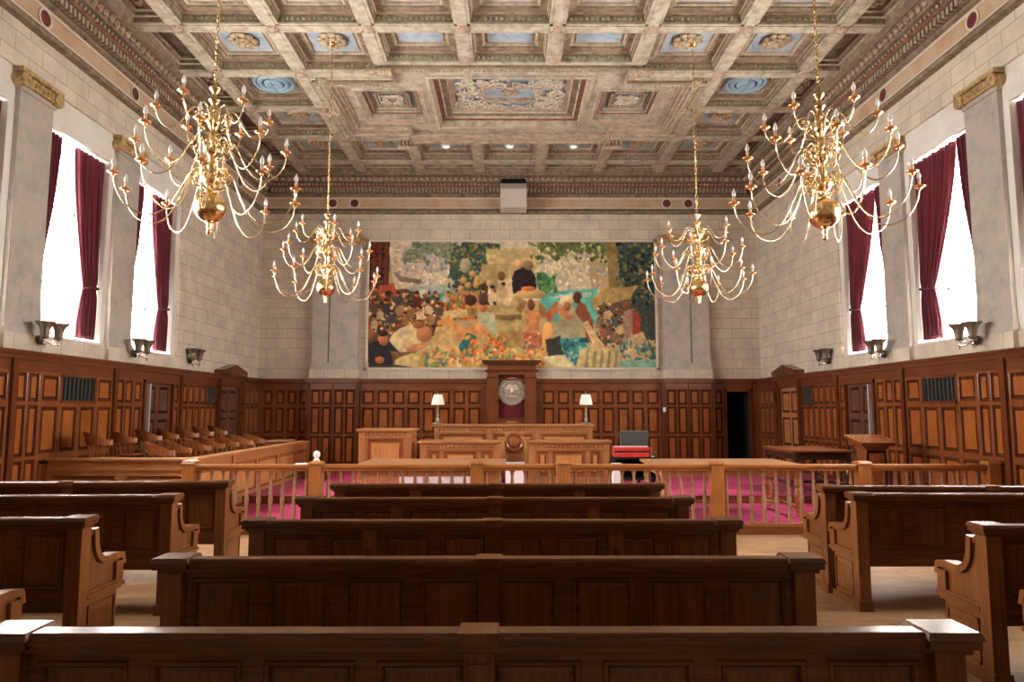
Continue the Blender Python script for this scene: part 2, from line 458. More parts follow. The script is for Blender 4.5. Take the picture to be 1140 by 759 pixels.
for xf, s0, s1 in ((XL, 2.0, YB-.24), (XR, 2.0, YB-.24), (XB, -WALLX+.24, WALLX-.24)):
    b.xf = xf
    k = int((s1-s0)/.105)
    for i in range(k):
        s = s0+(i+.2)*.105
        b.box(s, s+.062, .12, .215, 7.735, 7.85, 5)
        b.blob((s+.03, .285, 7.925), .036, .035, .035, 5, 3, 5)
    k = int((s1-s0)/.16)
    for i in range(k):
        s = s0+(i+.5)*.16
        b.blob((s, .42, 8.03), .062, .045, .055, 6, 4, 5)
        b.blob((s+.08, .45, 8.075), .03, .035, .03, 5, 3, 4)
b.xf = None
trim(b, ['ceil_b', 'ceil_dark', 'cream', 'frieze', 'ceil_red', 'orn'], 'carved and painted cornice with dentils round the ceiling', 'cornice')
# maroon discs in the frieze
def disc(xf, s):
    b = MB(xf)
    b.lathe([(.001, .03), (.115, .03), (.115, .045), (.001, .045)], (s, .035-.03, 7.455), 24, 0, 'y')
    b.lathe([(.115, .03), (.15, .03), (.15, .052), (.115, .052)], (s, .035-.03, 7.455), 24, 1, 'y', caps=False)
    return trim(b, ['maroon', 'cream'], 'maroon roundel with cream ring in the frieze', 'roundel')
for xf in (XL, XR):
    for i in range(-2, 4): disc(xf, 9.73+PITCH*i)
for x in (-4.98, -4.37, 4.42, 5.03): disc(XB, x)

# ------------------------------------------------------------------ coffered ceiling
CP = 1.63
XS = [(-3.5+i)*CP for i in range(8)]               # beam centre lines in x
YS = [17.75-1.62*i for i in range(13)]             # beam centre lines in y, back to front
ZB, BW = 8.2, .14
ci = MB()
ci.box(-7.7, 7.7, YF-.3, YB+.3, ZTOP, ZTOP+.3, 0)
XE, YE = WALLX-.54, YB-.54
C0, C1 = XS[1], XS[6]                              # centre composition limits in x
CY0, CY1 = YS[3], YS[1]
def beam_y(x, y0, y1):
    ci.box(x-BW, x+BW, y0, y1, ZB, ZTOP, 0)
    for s in (-1, 1): ci.box(x+s*BW-.012, x+s*BW+.012, y0, y1, ZB+.03, ZB+.06, 1)
    ci.box(x-.085, x+.085, y0, y1, ZB-.012, ZB, 0)
def beam_x(y, x0, x1):
    ci.box(x0, x1, y-BW, y+BW, ZB, ZTOP, 0)
    for s in (-1, 1): ci.box(x0, x1, y+s*BW-.012, y+s*BW+.012, ZB+.03, ZB+.06, 1)
    ci.box(x0, x1, y-.085, y+.085, ZB-.0125, ZB, 0)
BULX0, BULX1, BULY0, BULY1 = XS[2]+.02, XS[5]-.02, 12.42, 16.42
for i, x in enumerate(XS):
    if i in (0, 1, 6, 7): beam_y(x, YF, YE)
    elif i in (2, 5): beam_y(x, YF, CY0); beam_y(x, CY1, YE)
    else: beam_y(x, YF, BULY0); beam_y(x, BULY1, YE)
for j, y in enumerate(YS):
    if j == 2: beam_x(y, -XE, C0); beam_x(y, C1, XE)
    elif j in (1, 3): beam_x(y, -XE, BULX0); beam_x(y, BULX1, XE)
    else: beam_x(y, -XE, XE)
# inner stepped mouldings of every coffer, drawn in local (a, n, b) = (x, z, y)
XC = lambda a, n, b_: (a, b_, n)
ci.xf = XC
coffer_centres = []
def coffer(x0, x1, y0, y1, field, eggs=True, w=.20):
    zt = 8.45
    ci.rings(x0, x1, y0, y1, [(0, ZB+.02), (.012, ZB+.14), (.04, ZB+.15), (.05, ZB+.19), (w*.8, ZB+.195), (w*.85, ZB+.225), (w, ZB+.23), (w+.01, ZB+.265), (w+.05, ZB+.27), (w+.06, zt-.0), (w+.07, zt)],
             [3, 1, 2, 1, 1, 0, 0, 2, 0, 0, field])
    if eggs:
        ci.xf = None
        k = 14
        for i in range(k):
            t = (i+.5)/k
            x = x0+.03+(x1-x0-.06)*t
            ci.blob((x, y1-.02, ZB+.085), .03, .018, .035, 5, 3, 5)
            ci.blob((x, y0+.02, ZB+.085), .03, .018, .035, 5, 3, 5)
            y = y0+.03+(y1-y0-.06)*t
            ci.blob((x0+.02, y, ZB+.085), .018, .03, .035, 5, 3, 5)
            ci.blob((x1-.02, y, ZB+.085), .018, .03, .035, 5, 3, 5)
        ci.xf = XC
for j in range(len(YS)-1):
    yn, yf = YS[j+1]+BW, YS[j]-BW
    for i in range(7):
        if i == 0 or i == 6 or 1 <= i <= 5:
            x0, x1 = XS[i]+BW, XS[i+1]-BW
            y0, y1 = yn, yf
            mid = 1 <= i <= 5
            if mid and j in (1, 2): continue
            if j == 3 and 2 <= i <= 4: y1 = BULY0
            if j == 0 and 2 <= i <= 4: y0 = BULY1
            coffer(x0, x1, y0, y1, 4, eggs=(YS[j] > 8), w=.20 if y1-y0 > 1.0 else .16)
            coffer_centres.append((i, j, (x0+x1)/2, (y0+y1)/2))
    for sx in (-1, 1):      # narrow side coffers by the cornice
        x0, x1 = sorted((sx*(XS[7]+BW), sx*(XE)))
        ci.rings(x0, x1, yn, yf, [(0, ZB+.02), (.02, ZB+.10), (.06, ZB+.11), (.07, ZB+.17), (.12, ZB+.18), (.13, ZB+.22)], [1, 0, 1, 0, 1, 6 if j % 2 else 7])
for i in range(-1, 8):      # narrow coffers against the back cornice
    x0 = -XE if i < 0 else XS[i]+BW
    x1 = XE if i == 7 else XS[i+1]-BW
    ci.rings(x0, x1, YS[0]+BW, YE, [(0, ZB+.02), (.02, ZB+.10), (.06, ZB+.11), (.07, ZB+.17), (.12, ZB+.18), (.13, ZB+.22)], [1, 0, 1, 0, 1, 6])
# centre composition: a large framed panel between two square panels, with a stepped outer frame
ZP_ = 8.30
sq = [(-3.30, -1.82, 13.72, 15.38), (1.82, 3.30, 13.72, 15.38)]
BIG = (-1.70, 1.70, 13.15, 15.75)
ci.xf = None
def slab_holes(x0, x1, y0, y1, hole):
    if hole:
        ci.box(x0, x1, y0, hole[0], ZP_, ZP_+.04, 0); ci.box(x0, x1, hole[1], y1, ZP_, ZP_+.04, 0)
    else: ci.box(x0, x1, y0, y1, ZP_, ZP_+.04, 0)
ya, yb_ = CY0+BW, CY1-BW
for sx in (-1, 1):
    for (xa, xb, h) in ((3.30, 3.93, None), (1.82, 3.30, (13.72, 15.38)), (1.70, 1.82, None)):
        x0, x1 = sorted((sx*xa, sx*xb)); slab_holes(x0, x1, ya, yb_, h)
slab_holes(-1.70, 1.70, BULY0, BULY1, (13.15, 15.75))
for sx in (-1, 1):
    x0, x1 = sorted((sx*1.70, sx*BULX1)); ci.box(x0, x1, BULY0, ya, ZP_, ZP_+.04, 0); ci.box(x0, x1, yb_, BULY1, ZP_, ZP_+.04, 0)
def mould_y(x0, x1, y, d):        # edge strip along x; d = direction inwards
    for (o0, o1, z0, m_) in ((0, .10, ZB-.01, 0), (.10, .15, ZB-.05, 1), (.15, .24, ZB-.08, 0), (.24, .30, ZB-.04, 2), (.30, .38, ZB+.02, 0), (.38, .44, ZB+.06, 2)):
        p, q = sorted((y+d*o0, y+d*o1)); ci.box(x0, x1, p, q, z0, ZP_+.02, m_)
    k = int((x1-x0)/.085)
    for i in range(k): ci.blob((x0+(i+.5)*(x1-x0)/k, y+d*.195, ZB-.08), .028, .03, .03, 5, 3, 5)
def mould_x(x, y0, y1, d):
    for (o0, o1, z0, m_) in ((0, .10, ZB-.012, 0), (.10, .15, ZB-.052, 1), (.15, .24, ZB-.082, 0), (.24, .30, ZB-.042, 2), (.30, .38, ZB+.018, 0), (.38, .44, ZB+.058, 2)):
        p, q = sorted((x+d*o0, x+d*o1)); ci.box(p, q, y0, y1, z0, ZP_+.02, m_)
    k = int((y1-y0)/.085)
    for i in range(k): ci.blob((x+d*.195, y0+(i+.5)*(y1-y0)/k, ZB-.082), .03, .028, .03, 5, 3, 5)
for sx in (-1, 1):
    x0, x1 = sorted((sx*3.93, sx*(BULX1-.1)))
    mould_y(x0, x1, ya, 1); mould_y(x0, x1, yb_, -1)
    mould_x(sx*3.93, ya, yb_, -sx)
mould_y(BULX0, BULX1, BULY0, 1); mould_y(BULX0, BULX1, BULY1, -1)
ci.xf = XC
for (x0, x1, y0, y1) in sq:
    ci.rings(x0, x1, y0, y1, [(0, ZP_+.02), (0, ZP_-.02), (.06, ZP_-.025), (.08, ZP_+.0), (.13, ZP_+.005), (.14, ZP_+.13), (.20, ZP_+.135), (.22, ZP_+.16), (.28, ZP_+.165), (.29, ZP_+.2)], [0, 0, 2, 2, 0, 7, 0, 1, 0, 4])
ci.rings(*BIG, [(0, ZP_+.02), (0, ZP_-.03), (.07, ZP_-.04), (.10, ZP_), (.12, ZP_+.14), (.22, ZP_+.15), (.25, ZP_+.19), (.38, ZP_+.20), (.40, ZP_+.23), (.50, ZP_+.235), (.52, ZP_+.28)], [0, 0, 2, 0, 7, 0, 1, 0, 2, 0, 4])
ci.xf = None
ceiling = struct(ci.build('ceiling', ['ceil', 'ceil_b', 'ceil_pink', 'ceil_green', 'ceil_blue', 'orn', 'ceil_dark', 'ceil_red']),
                 'coffered ceiling of faded painted beams with blue panels', 'ceiling')

# beam bosses
bm_ = MB(); bm_.lathe([(.001, -.05), (.03, -.055), (.05, -.035), (.09, -.03), (.105, -.012), (.12, 0), (.12, .012)], (0, 0, 0), 16)
for k in range(8): bm_.blob((.085*math.cos(k*PI/4), .085*math.sin(k*PI/4), -.025), .022, .022, .015, 5, 3, 0)
boss = bm_.build('ceiling_boss', 'ceil_pink', ceiling, smooth=True)
first = True
for i, x in enumerate(XS):
    for j, y in enumerate(YS[:7]):
        if j in (1, 2, 3) and 1 < i < 6 and not (j in (3,) and i in (2, 5)): continue
        if j == 3 and i in (3, 4): continue
        o = boss if first else boss.copy()
        if not first: COL.objects.link(o); o.parent = ceiling
        first = False
        o.location = (x, y, ZB-.012)
for x in (XS[3], XS[4]):
    for y in (BULY0-.1, BULY1+.1):
        o = boss.copy(); COL.objects.link(o); o.parent = ceiling; o.location = (x, y, ZB-.012)

# gilt rosettes
rm = MB()
for ringi, (n, r, rr, z) in enumerate(((9, .21, .085, -.03), (8, .12, .06, -.06))):
    for k in range(n):
        a = 2*PI*k/n+ringi*.3
        rm.blob((r*math.cos(a), r*math.sin(a), z), rr, rr, .035, 7, 4)
rm.lathe([(.001, -.12), (.04, -.115), (.06, -.08), (.075, -.04), (.2, -.015), (.22, 0)], (0, 0, 0), 16)
rosette = rm.build('rosette', 'orn_gilt', ceiling, smooth=True)
used = False
SPOT = []
for (i, j, x, y) in coffer_centres:
    if not (j in (0, 1, 2, 3)): continue
    if j == 3 and i in (2, 3, 4): continue
    if j == 2 and i in (0, 6): continue            # dome vents here
    if j == 0 and i in (2, 3, 4): SPOT.append((x, y))
    o = rosette if not used else rosette.copy()
    if used: COL.objects.link(o); o.parent = ceiling
    used = True
    o.location = (x, y, 8.45)
    if j == 0 and i in (2, 3, 4): o.scale = (.8, .8, .6)
# carved cartouches of the centre composition
def scrollwork(b, x0, x1, y0, y1, z, width, n, r):
    rnd = random.Random(int(n*17+x0*10))
    for k in range(n):
        t = rnd.random()*2*((x1-x0)+(y1-y0)); o = (rnd.random()-.5)*width
        if t < x1-x0: p = (x0+t, y0+o)
        elif t < (x1-x0)+(y1-y0): p = (x1+o, y0+t-(x1-x0))
        elif t < 2*(x1-x0)+(y1-y0): p = (x1-(t-(x1-x0)-(y1-y0)), y1+o)
        else: p = (x0+o, y1-(t-2*(x1-x0)-(y1-y0)))
        a0 = rnd.random()*6.28; R = r*(.6+rnd.random()*.8)
        pts = [(p[0]+R*(1-q/9)*math.cos(a0+q*.6), p[1]+R*(1-q/9)*math.sin(a0+q*.6), z-.02-.02*rnd.random()) for q in range(8)]
        b.tube(pts, [.022-.0015*q for q in range(8)], 5)
YCM = (BIG[2]+BIG[3])/2
zf = ZP_+.28
b = MB()
b.box(-.62, .62, YCM-.36, YCM-.28, zf-.07, zf); b.box(-.62, .62, YCM+.28, YCM+.36, zf-.07, zf)
b.box(-.62, -.54, YCM-.28, YCM+.28, zf-.07, zf); b.box(.54, .62, YCM-.28, YCM+.28, zf-.07, zf)
b.build('carved_inner_frame', 'ceil_pink', ceiling)
b = MB()
scrollwork(b, -.95, .95, YCM-.60, YCM-.46, zf-.04, .14, 46, .11)
scrollwork(b, -.95, .95, YCM+.46, YCM+.60, zf-.04, .14, 46, .11)
scrollwork(b, -.98, -.74, YCM-.55, YCM+.55, zf-.04, .30, 60, .13)
scrollwork(b, .74, .98, YCM-.55, YCM+.55, zf-.04, .30, 60, .13)
b.build('carved_scrollwork', 'orn_pale', ceiling, smooth=True)
b = MB()
for k in range(9):
    a = 2*PI*k/9; b.blob((.15*math.cos(a), YCM+.12*math.sin(a), zf-.02), .06, .04, .03, 6, 4)
b.blob((0, YCM, zf-.03), .12, .09, .05, 8, 4)
b.build('carved_shield', 'orn', ceiling, smooth=True)
for sgn, (x0, x1, y0, y1) in zip((-1, 1), sq):
    b = MB(); cx, cy = (x0+x1)/2, (y0+y1)/2; z = ZP_+.2
    for (h, t, dz) in ((.38, .05, .07), (.31, .035, .05)):
        for q in ((cx-h, cx+h, cy-h, cy-h+t), (cx-h, cx+h, cy+h-t, cy+h), (cx-h, cx-h+t, cy-h, cy+h), (cx+h-t, cx+h, cy-h, cy+h)):
            b.box(*q, z-dz, z)
    b.build('cartouche_frame', 'orn', ceiling)
    b = MB()
    scrollwork(b, cx-.17, cx+.17, cy-.15, cy+.15, z-.03, .09, 44, .06)
    b.build('carved_cartouche', 'orn_pale', ceiling, smooth=True)
    b = MB(); b.blob((cx, cy, z-.02), .11, .10, .05, 12, 5); b.build('cartouche_boss', 'ceil_pink', ceiling, smooth=True)
# scroll consoles at the corners of the composition
for sx in (-1, 1):
    for sy, yy in ((-1, BULY0+.25), (1, BULY1-.12)):
        b = MB()
        for k in range(5): b.box(sx*2.5-.20+.09*k, sx*2.5-.15+.09*k, yy-.13, yy+.13, ZB-.12, ZB+.02)
        b.lathe([(.001, -.24), (.07, -.24), (.07, .24), (.001, .24)], (sx*2.5, yy+sy*.10, ZB-.11), 12, 0, 'x')
        b.build('scroll_console', 'orn', ceiling)
    b = MB()
    b.blob((sx*3.78, YCM, ZB-.10), .12, .14, .07, 9, 5)
    for k in range(8): b.blob((sx*3.78+.11*math.cos(k*PI/4), YCM+.13*math.sin(k*PI/4), ZB-.08), .05, .05, .035, 6, 4)
    b.build('carved_rosette_mount', 'orn', ceiling, smooth=False)
# carved reliefs in the alternate side coffers
b0 = MB()
for k in range(9):
    y = -.42+.105*k
    b0.blob((.05*math.sin(k*2.1), y, 0), .055, .06, .035, 7, 4)
    b0.tube([(.10*math.cos(q*.7+k), y+.05*math.sin(q*.7+k), -.01) for q in range(7)], .014, 5)
relief = None
for j in range(0, 6):
    if j % 2 == 0:
        for sx in (-1, 1):
            if relief is None: relief = b0.build('carved_relief', 'orn', ceiling, smooth=True); o = relief
            else: o = relief.copy(); COL.objects.link(o); o.parent = ceiling
            o.location = (sx*(XS[7]+BW+XE)/2, (YS[j]+YS[j+1])/2, ZB+.20)

# dome vents
def dome_vent(x, y, label):
    t = empty('ceiling_vent', label, 'ceiling vent', (x, y, 8.42))
    b = MB(); b.lathe([(.43, .03), (.43, -.02), (.40, -.045), (.36, -.03), (.345, .0)], (0, 0, 0), 32, caps=False); b.build('rim', 'vent', t, smooth=True)
    b = MB(); b.lathe([(.345, .0), (.34, .02), (.001, .025)], (0, 0, 0), 32); b.build('throat', 'vent_dark', t)
    b = MB(); b.lathe([(.33, -.015), (.30, -.05), (.25, -.058), (.23, -.02)], (0, 0, 0), 32, 0, caps=False); b.build('outer_cone', 'vent', t, smooth=True)
    b = MB(); b.lathe([(.19, -.03), (.17, -.075), (.13, -.09), (.10, -.06), (.06, -.06), (.05, -.085), (.001, -.085)], (0, 0, 0), 28, 0, caps=False); b.build('inner_cone', 'vent', t, smooth=True)
    b = MB(); b.tube([(0, -.36, -.04), (0, -.2, -.09), (0, .2, -.09), (0, .36, -.04)], .008, 6); b.build('support_bar', 'silver', t)
dome_vent(-4.89, (YS[2]+YS[3])/2, 'round ceiling air diffuser coloured with reflected blue light, left one of two')
dome_vent(4.89, (YS[2]+YS[3])/2, 'round ceiling air diffuser coloured with reflected blue light, right one of two')
# spotlights
def spot(x, y, z, label):
    t = empty('ceiling_spotlight', label, 'spotlight', (x, y, z), group='small ceiling spotlights')
    b = MB(); b.lathe([(.11, .03), (.12, -.01), (.11, -.04), (.06, -.025)], (0, 0, 0), 20, caps=False); b.build('housing', 'white', t, smooth=True)
    b = MB(); b.lathe([(.06, -.025), (.04, -.02), (.001, -.015)], (0, 0, 0), 20); b.build('lens', 'lamp_glow', t)
names = ['left', 'middle', 'right']
for k, (x, y) in enumerate(sorted(SPOT)): spot(x, y, 8.37, 'small white spotlight in a blue coffer behind the large panel, %s of three' % names[k])
for x, nm in ((-3.25, 'left'), (3.25, 'right')):
    spot(x, 18.1, 8.40, 'small white spotlight by the back cornice, %s of the outer pair' % nm)

# ------------------------------------------------------------------ wood panelling
ZR = [.22, 1.0, 1.78, 2.24]
def cells(b, s_edges, z_edges, n0=.05, nf=.085, w=.055, skip=()):
    for i in range(len(s_edges)-1):
        for j in range(len(z_edges)-1):
            if (i, j) in skip: continue
            a0, a1, c0, c1 = s_edges[i], s_edges[i+1], z_edges[j], z_edges[j+1]
            b.rings(a0, a1, c0, c1, [(0, nf), (w-.012, nf), (w-.006, nf+.010), (w+.004, nf+.006), (w+.018, n0), (w+.028, n0), (w+.045, nf-.008)],
                    [0, 2, 2, 2, 2, 2, 1])
def lin(a, b_, n): return [a+(b_-a)*i/n for i in range(n+1)]
GR = []
def section(b, s0, s1, cols, grille=None, w=.058, off=0):
    e = lin(s0, s1, cols)
    skip = [(c, 2) for c in range(grille[0], grille[1])] if grille else []
    nf = .085+off
    cells(b, e, ZR, .05+off, nf, w, skip)
    if grille:
        g0, g1 = e[grille[0]]+.03, e[grille[1]]-.03
        GR.append((b.xf, g0, g1))
        b.box(e[grille[0]], e[grille[1]], .0, .045, ZR[2], ZR[3], 0)
        b.box(e[grille[0]], g0+.02, .04, nf, ZR[2], ZR[3], 2); b.box(g1-.02, e[grille[1]], .04, nf, ZR[2], ZR[3], 2)
        b.box(e[grille[0]], e[grille[1]], .04, nf, ZR[2], ZR[2]+.05, 2); b.box(e[grille[0]], e[grille[1]], .04, nf, ZR[3]-.05, ZR[3], 2)
    b.box(s0, s1, 0, nf, 2.24, 2.40, 3)
    b.box(s0, s1, 0, nf+.02, 0, .22, 0)
    b.box(s0, s1, 0, nf+.028, .2, .235, 2)
def post(b, s, off=0, w=.05): b.box(s-w, s+w, 0, .125+off, 0, 2.41, 2)
def crown(b, s0, s1, off=0):
    for (n, z0, z1, m) in ((.11, 2.385, 2.41, 2), (.13, 2.41, 2.455, 3), (.16, 2.455, 2.48, 3), (.185, 2.48, 2.515, 3)):
        b.box(s0, s1, 0, n+off, z0, z1, m)
doors = []
def side_panelling(xf, label, mats):
    b = MB(xf)
    # regular rhythm in front of the first door
    for base in (9.53, 7.07, 4.61, 2.15, -.31):
        post(b, base)
        section(b, base+.05, base+.57, 2, w=.035)
        section(b, base+.57, base+2.41, 4, (1, 3))
    post(b, -2.77); section(b, -2.72, -.36, 5)
    post(b, 11.99)
    section(b, 12.04, 12.60, 2, w=.035); section(b, 12.60, 12.92, 1)
    b.box(12.92, 14.08, 0, .085, 2.24, 2.40, 3)
    for s in (12.92, 14.02): b.box(s, s+.06, 0, .13, 0, 2.24, 3)
    b.box(12.92, 14.08, 0, .14, 2.19, 2.25, 3)
    section(b, 14.08, 14.36, 1); post(b, 14.41)
    section(b, 14.46, 16.2, 6, (4, 6), w=.035)
    post(b, 16.25, .04)
    b.box(16.30, 17.55, 0, .12, 2.22, 2.40, 3)
    for s in (16.30, 17.49): b.box(s, s+.06, 0, .14, 0, 2.24, 3)
    post(b, 17.60, .04)
    section(b, 17.65, 18.9, 4, (0, 1), w=.035)
    b.box(18.9, 18.99, 0, .085, 0, 2.40, 0)
    crown(b, YF, 18.9)
    # small pediment over the far door
    b.box(16.2, 17.65, 0, .23, 2.515, 2.62, 2)
    b.prism([(16.2, 2.62), (17.65, 2.62), (16.925, 2.78)], 'y', 0, .24, 2)
    return trim(b, mats, label, 'wall panelling')
def dummy(): pass
# prism helper with local xf takes (s, n, z): axis 'y' is the depth direction
tl = side_panelling(XL, 'tall carved oak panelling along the left wall', ['pan_z', 'pan_field', 'pan_dark', 'pan_y'])
tr_ = side_panelling(XR, 'tall carved oak panelling along the right wall', ['pan_z', 'pan_field', 'pan_dark', 'pan_y'])
b = MB(XB)
section(b, -6.75, -5.47, 4)
post(b, -5.44, .2)
section(b, -5.39, -4.79, 2, w=.035, off=.22); section(b, -4.76, -4.16, 2, w=.035, off=.22)
b.box(-4.79, -4.76, 0, .32, 0, 2.4, 2)
post(b, -4.12, .2)
section(b, -4.07, -.76, 8)
section(b, .86, 4.12, 8)
post(b, 4.17, .2)
section(b, 4.22, 4.82, 2, w=.035, off=.22); section(b, 4.85, 5.45, 2, w=.035, off=.22)
b.box(4.82, 4.85, 0, .32, 0, 2.4, 2)
post(b, 5.50, .2)
section(b, 5.55, 5.86, 1)
b.box(5.86, DX0, 0, .12, 0, 2.24, 2); b.box(DX1, 6.62, 0, .12, 0, 2.24, 2); b.box(5.86, 6.62, 0, .12, DZ, 2.40, 3)
b.box(6.62, 6.85, 0, .085, 0, 2.4, 0); b.box(-6.85, -6.75, 0, .085, 0, 2.4, 0)
b.box(-.76, -.60, 0, .10, 0, 2.42, 3); b.box(.70, .86, 0, .10, 0, 2.42, 3)
crown(b, -6.75, -5.47); crown(b, -5.47, -4.09, .22); crown(b, -4.09, 4.14); crown(b, 4.14, 5.53, .22); crown(b, 5.53, 6.75)
tb = trim(b, ['pan_z', 'pan_field', 'pan_dark', 'pan_x'], 'carved oak panelling across the back wall', 'wall panelling')
for (xf, g0, g1) in GR:
    b = MB(xf); b.box(g0, g1, .044, .05, ZR[2]+.05, ZR[3]-.05, 0)
    k = max(4, int((g1-g0)/.10))
    for i in range(k+1):
        s = g0+.02+(g1-g0-.04)*i/k
        b.box(s-.006, s+.006, .05, .066, ZR[2]+.05, ZR[3]-.05, 1)
    b.build('vent_grille', ['black', 'wire'], tl if xf is XL else tr_)
# doors
dn = [0]
def side_door(xf, s0, s1, label, bright='door_w'):
    dn[0] += 1
    b = MB(xf)
    b.box(s0, s1, .0, .03, 0, 2.19, 0)
    cells(b, lin(s0, s1, 2), [.02, .75, 1.55, 2.19], .03, .06, .07)
    o = struct(b.build('door_%d' % dn[0], [bright, bright, 'pan_dark']), label, 'door')
    b = MB(xf); b.blob((s0+.08, .10, 1.02), .03, .035, .03, 8, 6); b.box(s0+.05, s0+.11, .06, .07, .9, 1.12)
    b.build('door_handle', 'silver', o, smooth=False)
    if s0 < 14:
        b = MB(xf); b.box(s0+.005, s0+.04, .06, .19, .02, 2.17); e_ = b.build('door_edge', 'grey', o); e_['label'] = 'pale strip coloured as window light in the gap of the slightly open door'  # pale strip stands for window light through the crack, set in its colour
        b = MB(xf)
        for z in (.35, 1.15, 1.9): b.box(s0+.0, s0+.006, .14, .17, z, z+.11)
        b.build('hinge', 'gold', o)
    return o
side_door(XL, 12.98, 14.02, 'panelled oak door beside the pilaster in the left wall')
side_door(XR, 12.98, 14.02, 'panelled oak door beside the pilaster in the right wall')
side_door(XL, 16.36, 17.49, 'panelled oak door under the small pediment, left wall')
side_door(XR, 16.36, 17.49, 'panelled oak door under the small pediment, right wall', 'bench_z')

# ------------------------------------------------------------------ windows, glass, outside balustrade
wn = [0]
for xf, nm in ((XL, 'left'), (XR, 'right')):
    for b0_ in ALLB:
        wn[0] += 1
        y0, y1 = b0_+OP0, b0_+OP1
        b = MB(xf)
        for q in ((y0, y0+.06, OPZ0, OPZ1), (y1-.06, y1, OPZ0, OPZ1), (y0, y1, OPZ0, OPZ0+.07), (y0, y1, OPZ1-.07, OPZ1), (y0, y1, 3.72, 3.78), (y0, y1, 5.0, 5.05)):
            b.box(q[0], q[1], -.66, -.60, q[2], q[3])
        o = struct(b.build('window_%d' % wn[0], 'white'), 'tall white framed window in the %s wall' % nm, 'window')
        g = MB(xf); g.box(y0+.05, y1-.05, -.635, -.63, OPZ0+.05, OPZ1-.05); g.build('glass_pane', 'glass', o)
        c = MB(xf)        # weathered stone urn balustrade just outside
        c.box(y0-.1, y0+.32, -1.25, -1.0, 2.3, 3.0)
        c.lathe([(.10, 3.0), (.13, 3.1), (.08, 3.3), (.11, 3.6), (.07, 3.9), (.10, 4.15), (.02, 4.25)], (y0+.14, -1.12, 0), 10)
        c.build('outside_urn', 'sandst', o)

# ------------------------------------------------------------------ curtains
def curtain(xf, y_out, direction, w_top, w_tie, w_bot, label, grp):
    """hangs in the reveal; y_out = fixed edge, direction = +1/-1 towards the opening"""
    b = MB(xf)
    ztop, ztie, zbot = 5.97, 3.72, 2.86
    NZ, NS = 44, 60
    grid = []
    for j in range(NZ+1):
        z = ztop+(zbot-ztop)*j/NZ
        if z > ztie:
            t = (ztop-z)/(ztop-ztie)
            wd = w_top+(w_tie-w_top)*(t**1.5)
        else:
            t = (ztie-z)/(ztie-zbot)
            wd = w_tie+(w_bot-w_tie)*min(1, t*1.5)
        pinch = math.exp(-((z-ztie)/.10)**2)
        amp = .034*(1-.6*pinch)*(.5+.5*min(1, .65/max(wd, .01)))
        row = []
        for i in range(NS+1):
            u = i/NS
            y = y_out+direction*(wd*u+.015*math.sin(9*u+z*.7))
            n = -.17+amp*math.sin(u*2*PI*9+.35*math.sin(z*1.3+u*5))+.012*math.sin(u*31+z*2)
            row.append(b.av((y, n, z)))
        grid.append(row)
    for j in range(NZ):
        for i in range(NS): b.af((grid[j][i], grid[j][i+1], grid[j+1][i+1], grid[j+1][i]))
    t = empty('curtain', label, 'curtain', xf(y_out+direction*.15, -.17, zbot), group=grp)
    o = b.build('drape', 'curtain', t, smooth=True, loc=xf(y_out+direction*.15, -.17, zbot)); o.location = (0, 0, 0)
    md = o.modifiers.new('thick', 'SOLIDIFY'); md.thickness = .006
    L0 = Vector(xf(y_out+direction*.15, -.17, zbot))
    tb_ = MB()
    pts = []
    for k in range(14):
        a = 2*PI*k/14
        pts.append(Vector(xf(y_out+direction*(w_tie*.5+w_tie*.56*math.cos(a)), -.17+.055*math.sin(a), ztie+.03*math.cos(a)*-1))-L0)
    tb_.tube(pts, .018, 6, closed=True)
    tb_.build('tieback', 'curtain', t, smooth=True)
    kb = MB(); p = Vector(xf(y_out+direction*.01, -.13, ztie+.02))-L0
    kb.blob(p, .03, .03, .03, 8, 6); kb.build('tieback_hook', 'steel', t)
pos_name = {0: 'first', 1: 'second', 2: 'third', 3: 'fourth', 4: 'fifth', 5: 'sixth'}
for xf, nm in ((XL, 'left'), (XR, 'right')):
    for k, b0_ in enumerate(reversed(ALLB)):
        if b0_ < 4: continue        # no curtain seen there
        wn_, wf_ = (.44, .74) if nm == 'left' else (.42, 1.08)
        g = 'maroon curtains on the %s wall' % nm
        curtain(xf, b0_+OP0+.01, 1, wn_, .15, .22, 'maroon tied-back curtain, near side of the %s window from the back, %s wall' % (pos_name[k], nm), g)
        curtain(xf, b0_+OP1-.01, -1, wf_, .36, .46, 'maroon tied-back curtain, far side of the %s window from the back, %s wall' % (pos_name[k], nm), g)

# ------------------------------------------------------------------ wall sconces: two trumpet cups on a bracket
sc = empty('wall_sconce', 'x', 'wall sconce', (0, 0, 0))
b = MB(); b.lathe([(.001, 0), (.075, 0), (.075, .02), (.05, .04), (.02, .05)], (0, 0, 0), 14, 0, 'y'); b.build('backplate', 'steel', sc)
for s in (-1, 1):
    b = MB()
    b.tube(smoothpath([(0, .03, 0), (s*.05, .10, -.05), (s*.12, .14, -.07), (s*.15, .15, .0)], 4), .014, 7)
    b.tube(smoothpath([(0, .03, .02), (s*.08, .08, .05), (s*.10, .13, .0), (s*.06, .12, -.03)], 4), .009, 6)
    b.blob((s*.15, .15, -.06), .02, .02, .035, 7, 5); b.blob((s*.15, .15, -.11), .012, .012, .02, 6, 4)
    arm = b.build('arm', 'silver', sc, smooth=True)
    b = MB(); b.lathe([(.02, 0), (.045, .01), (.055, .05), (.065, .13), (.085, .19), (.13, .235), (.135, .25), (.125, .25), (.08, .20), (.055, .13), (.04, .05), (.001, .03)], (s*.15, .15, 0), 18)
    b.build('cup', 'pewter', sc, smooth=True)
sfirst = True
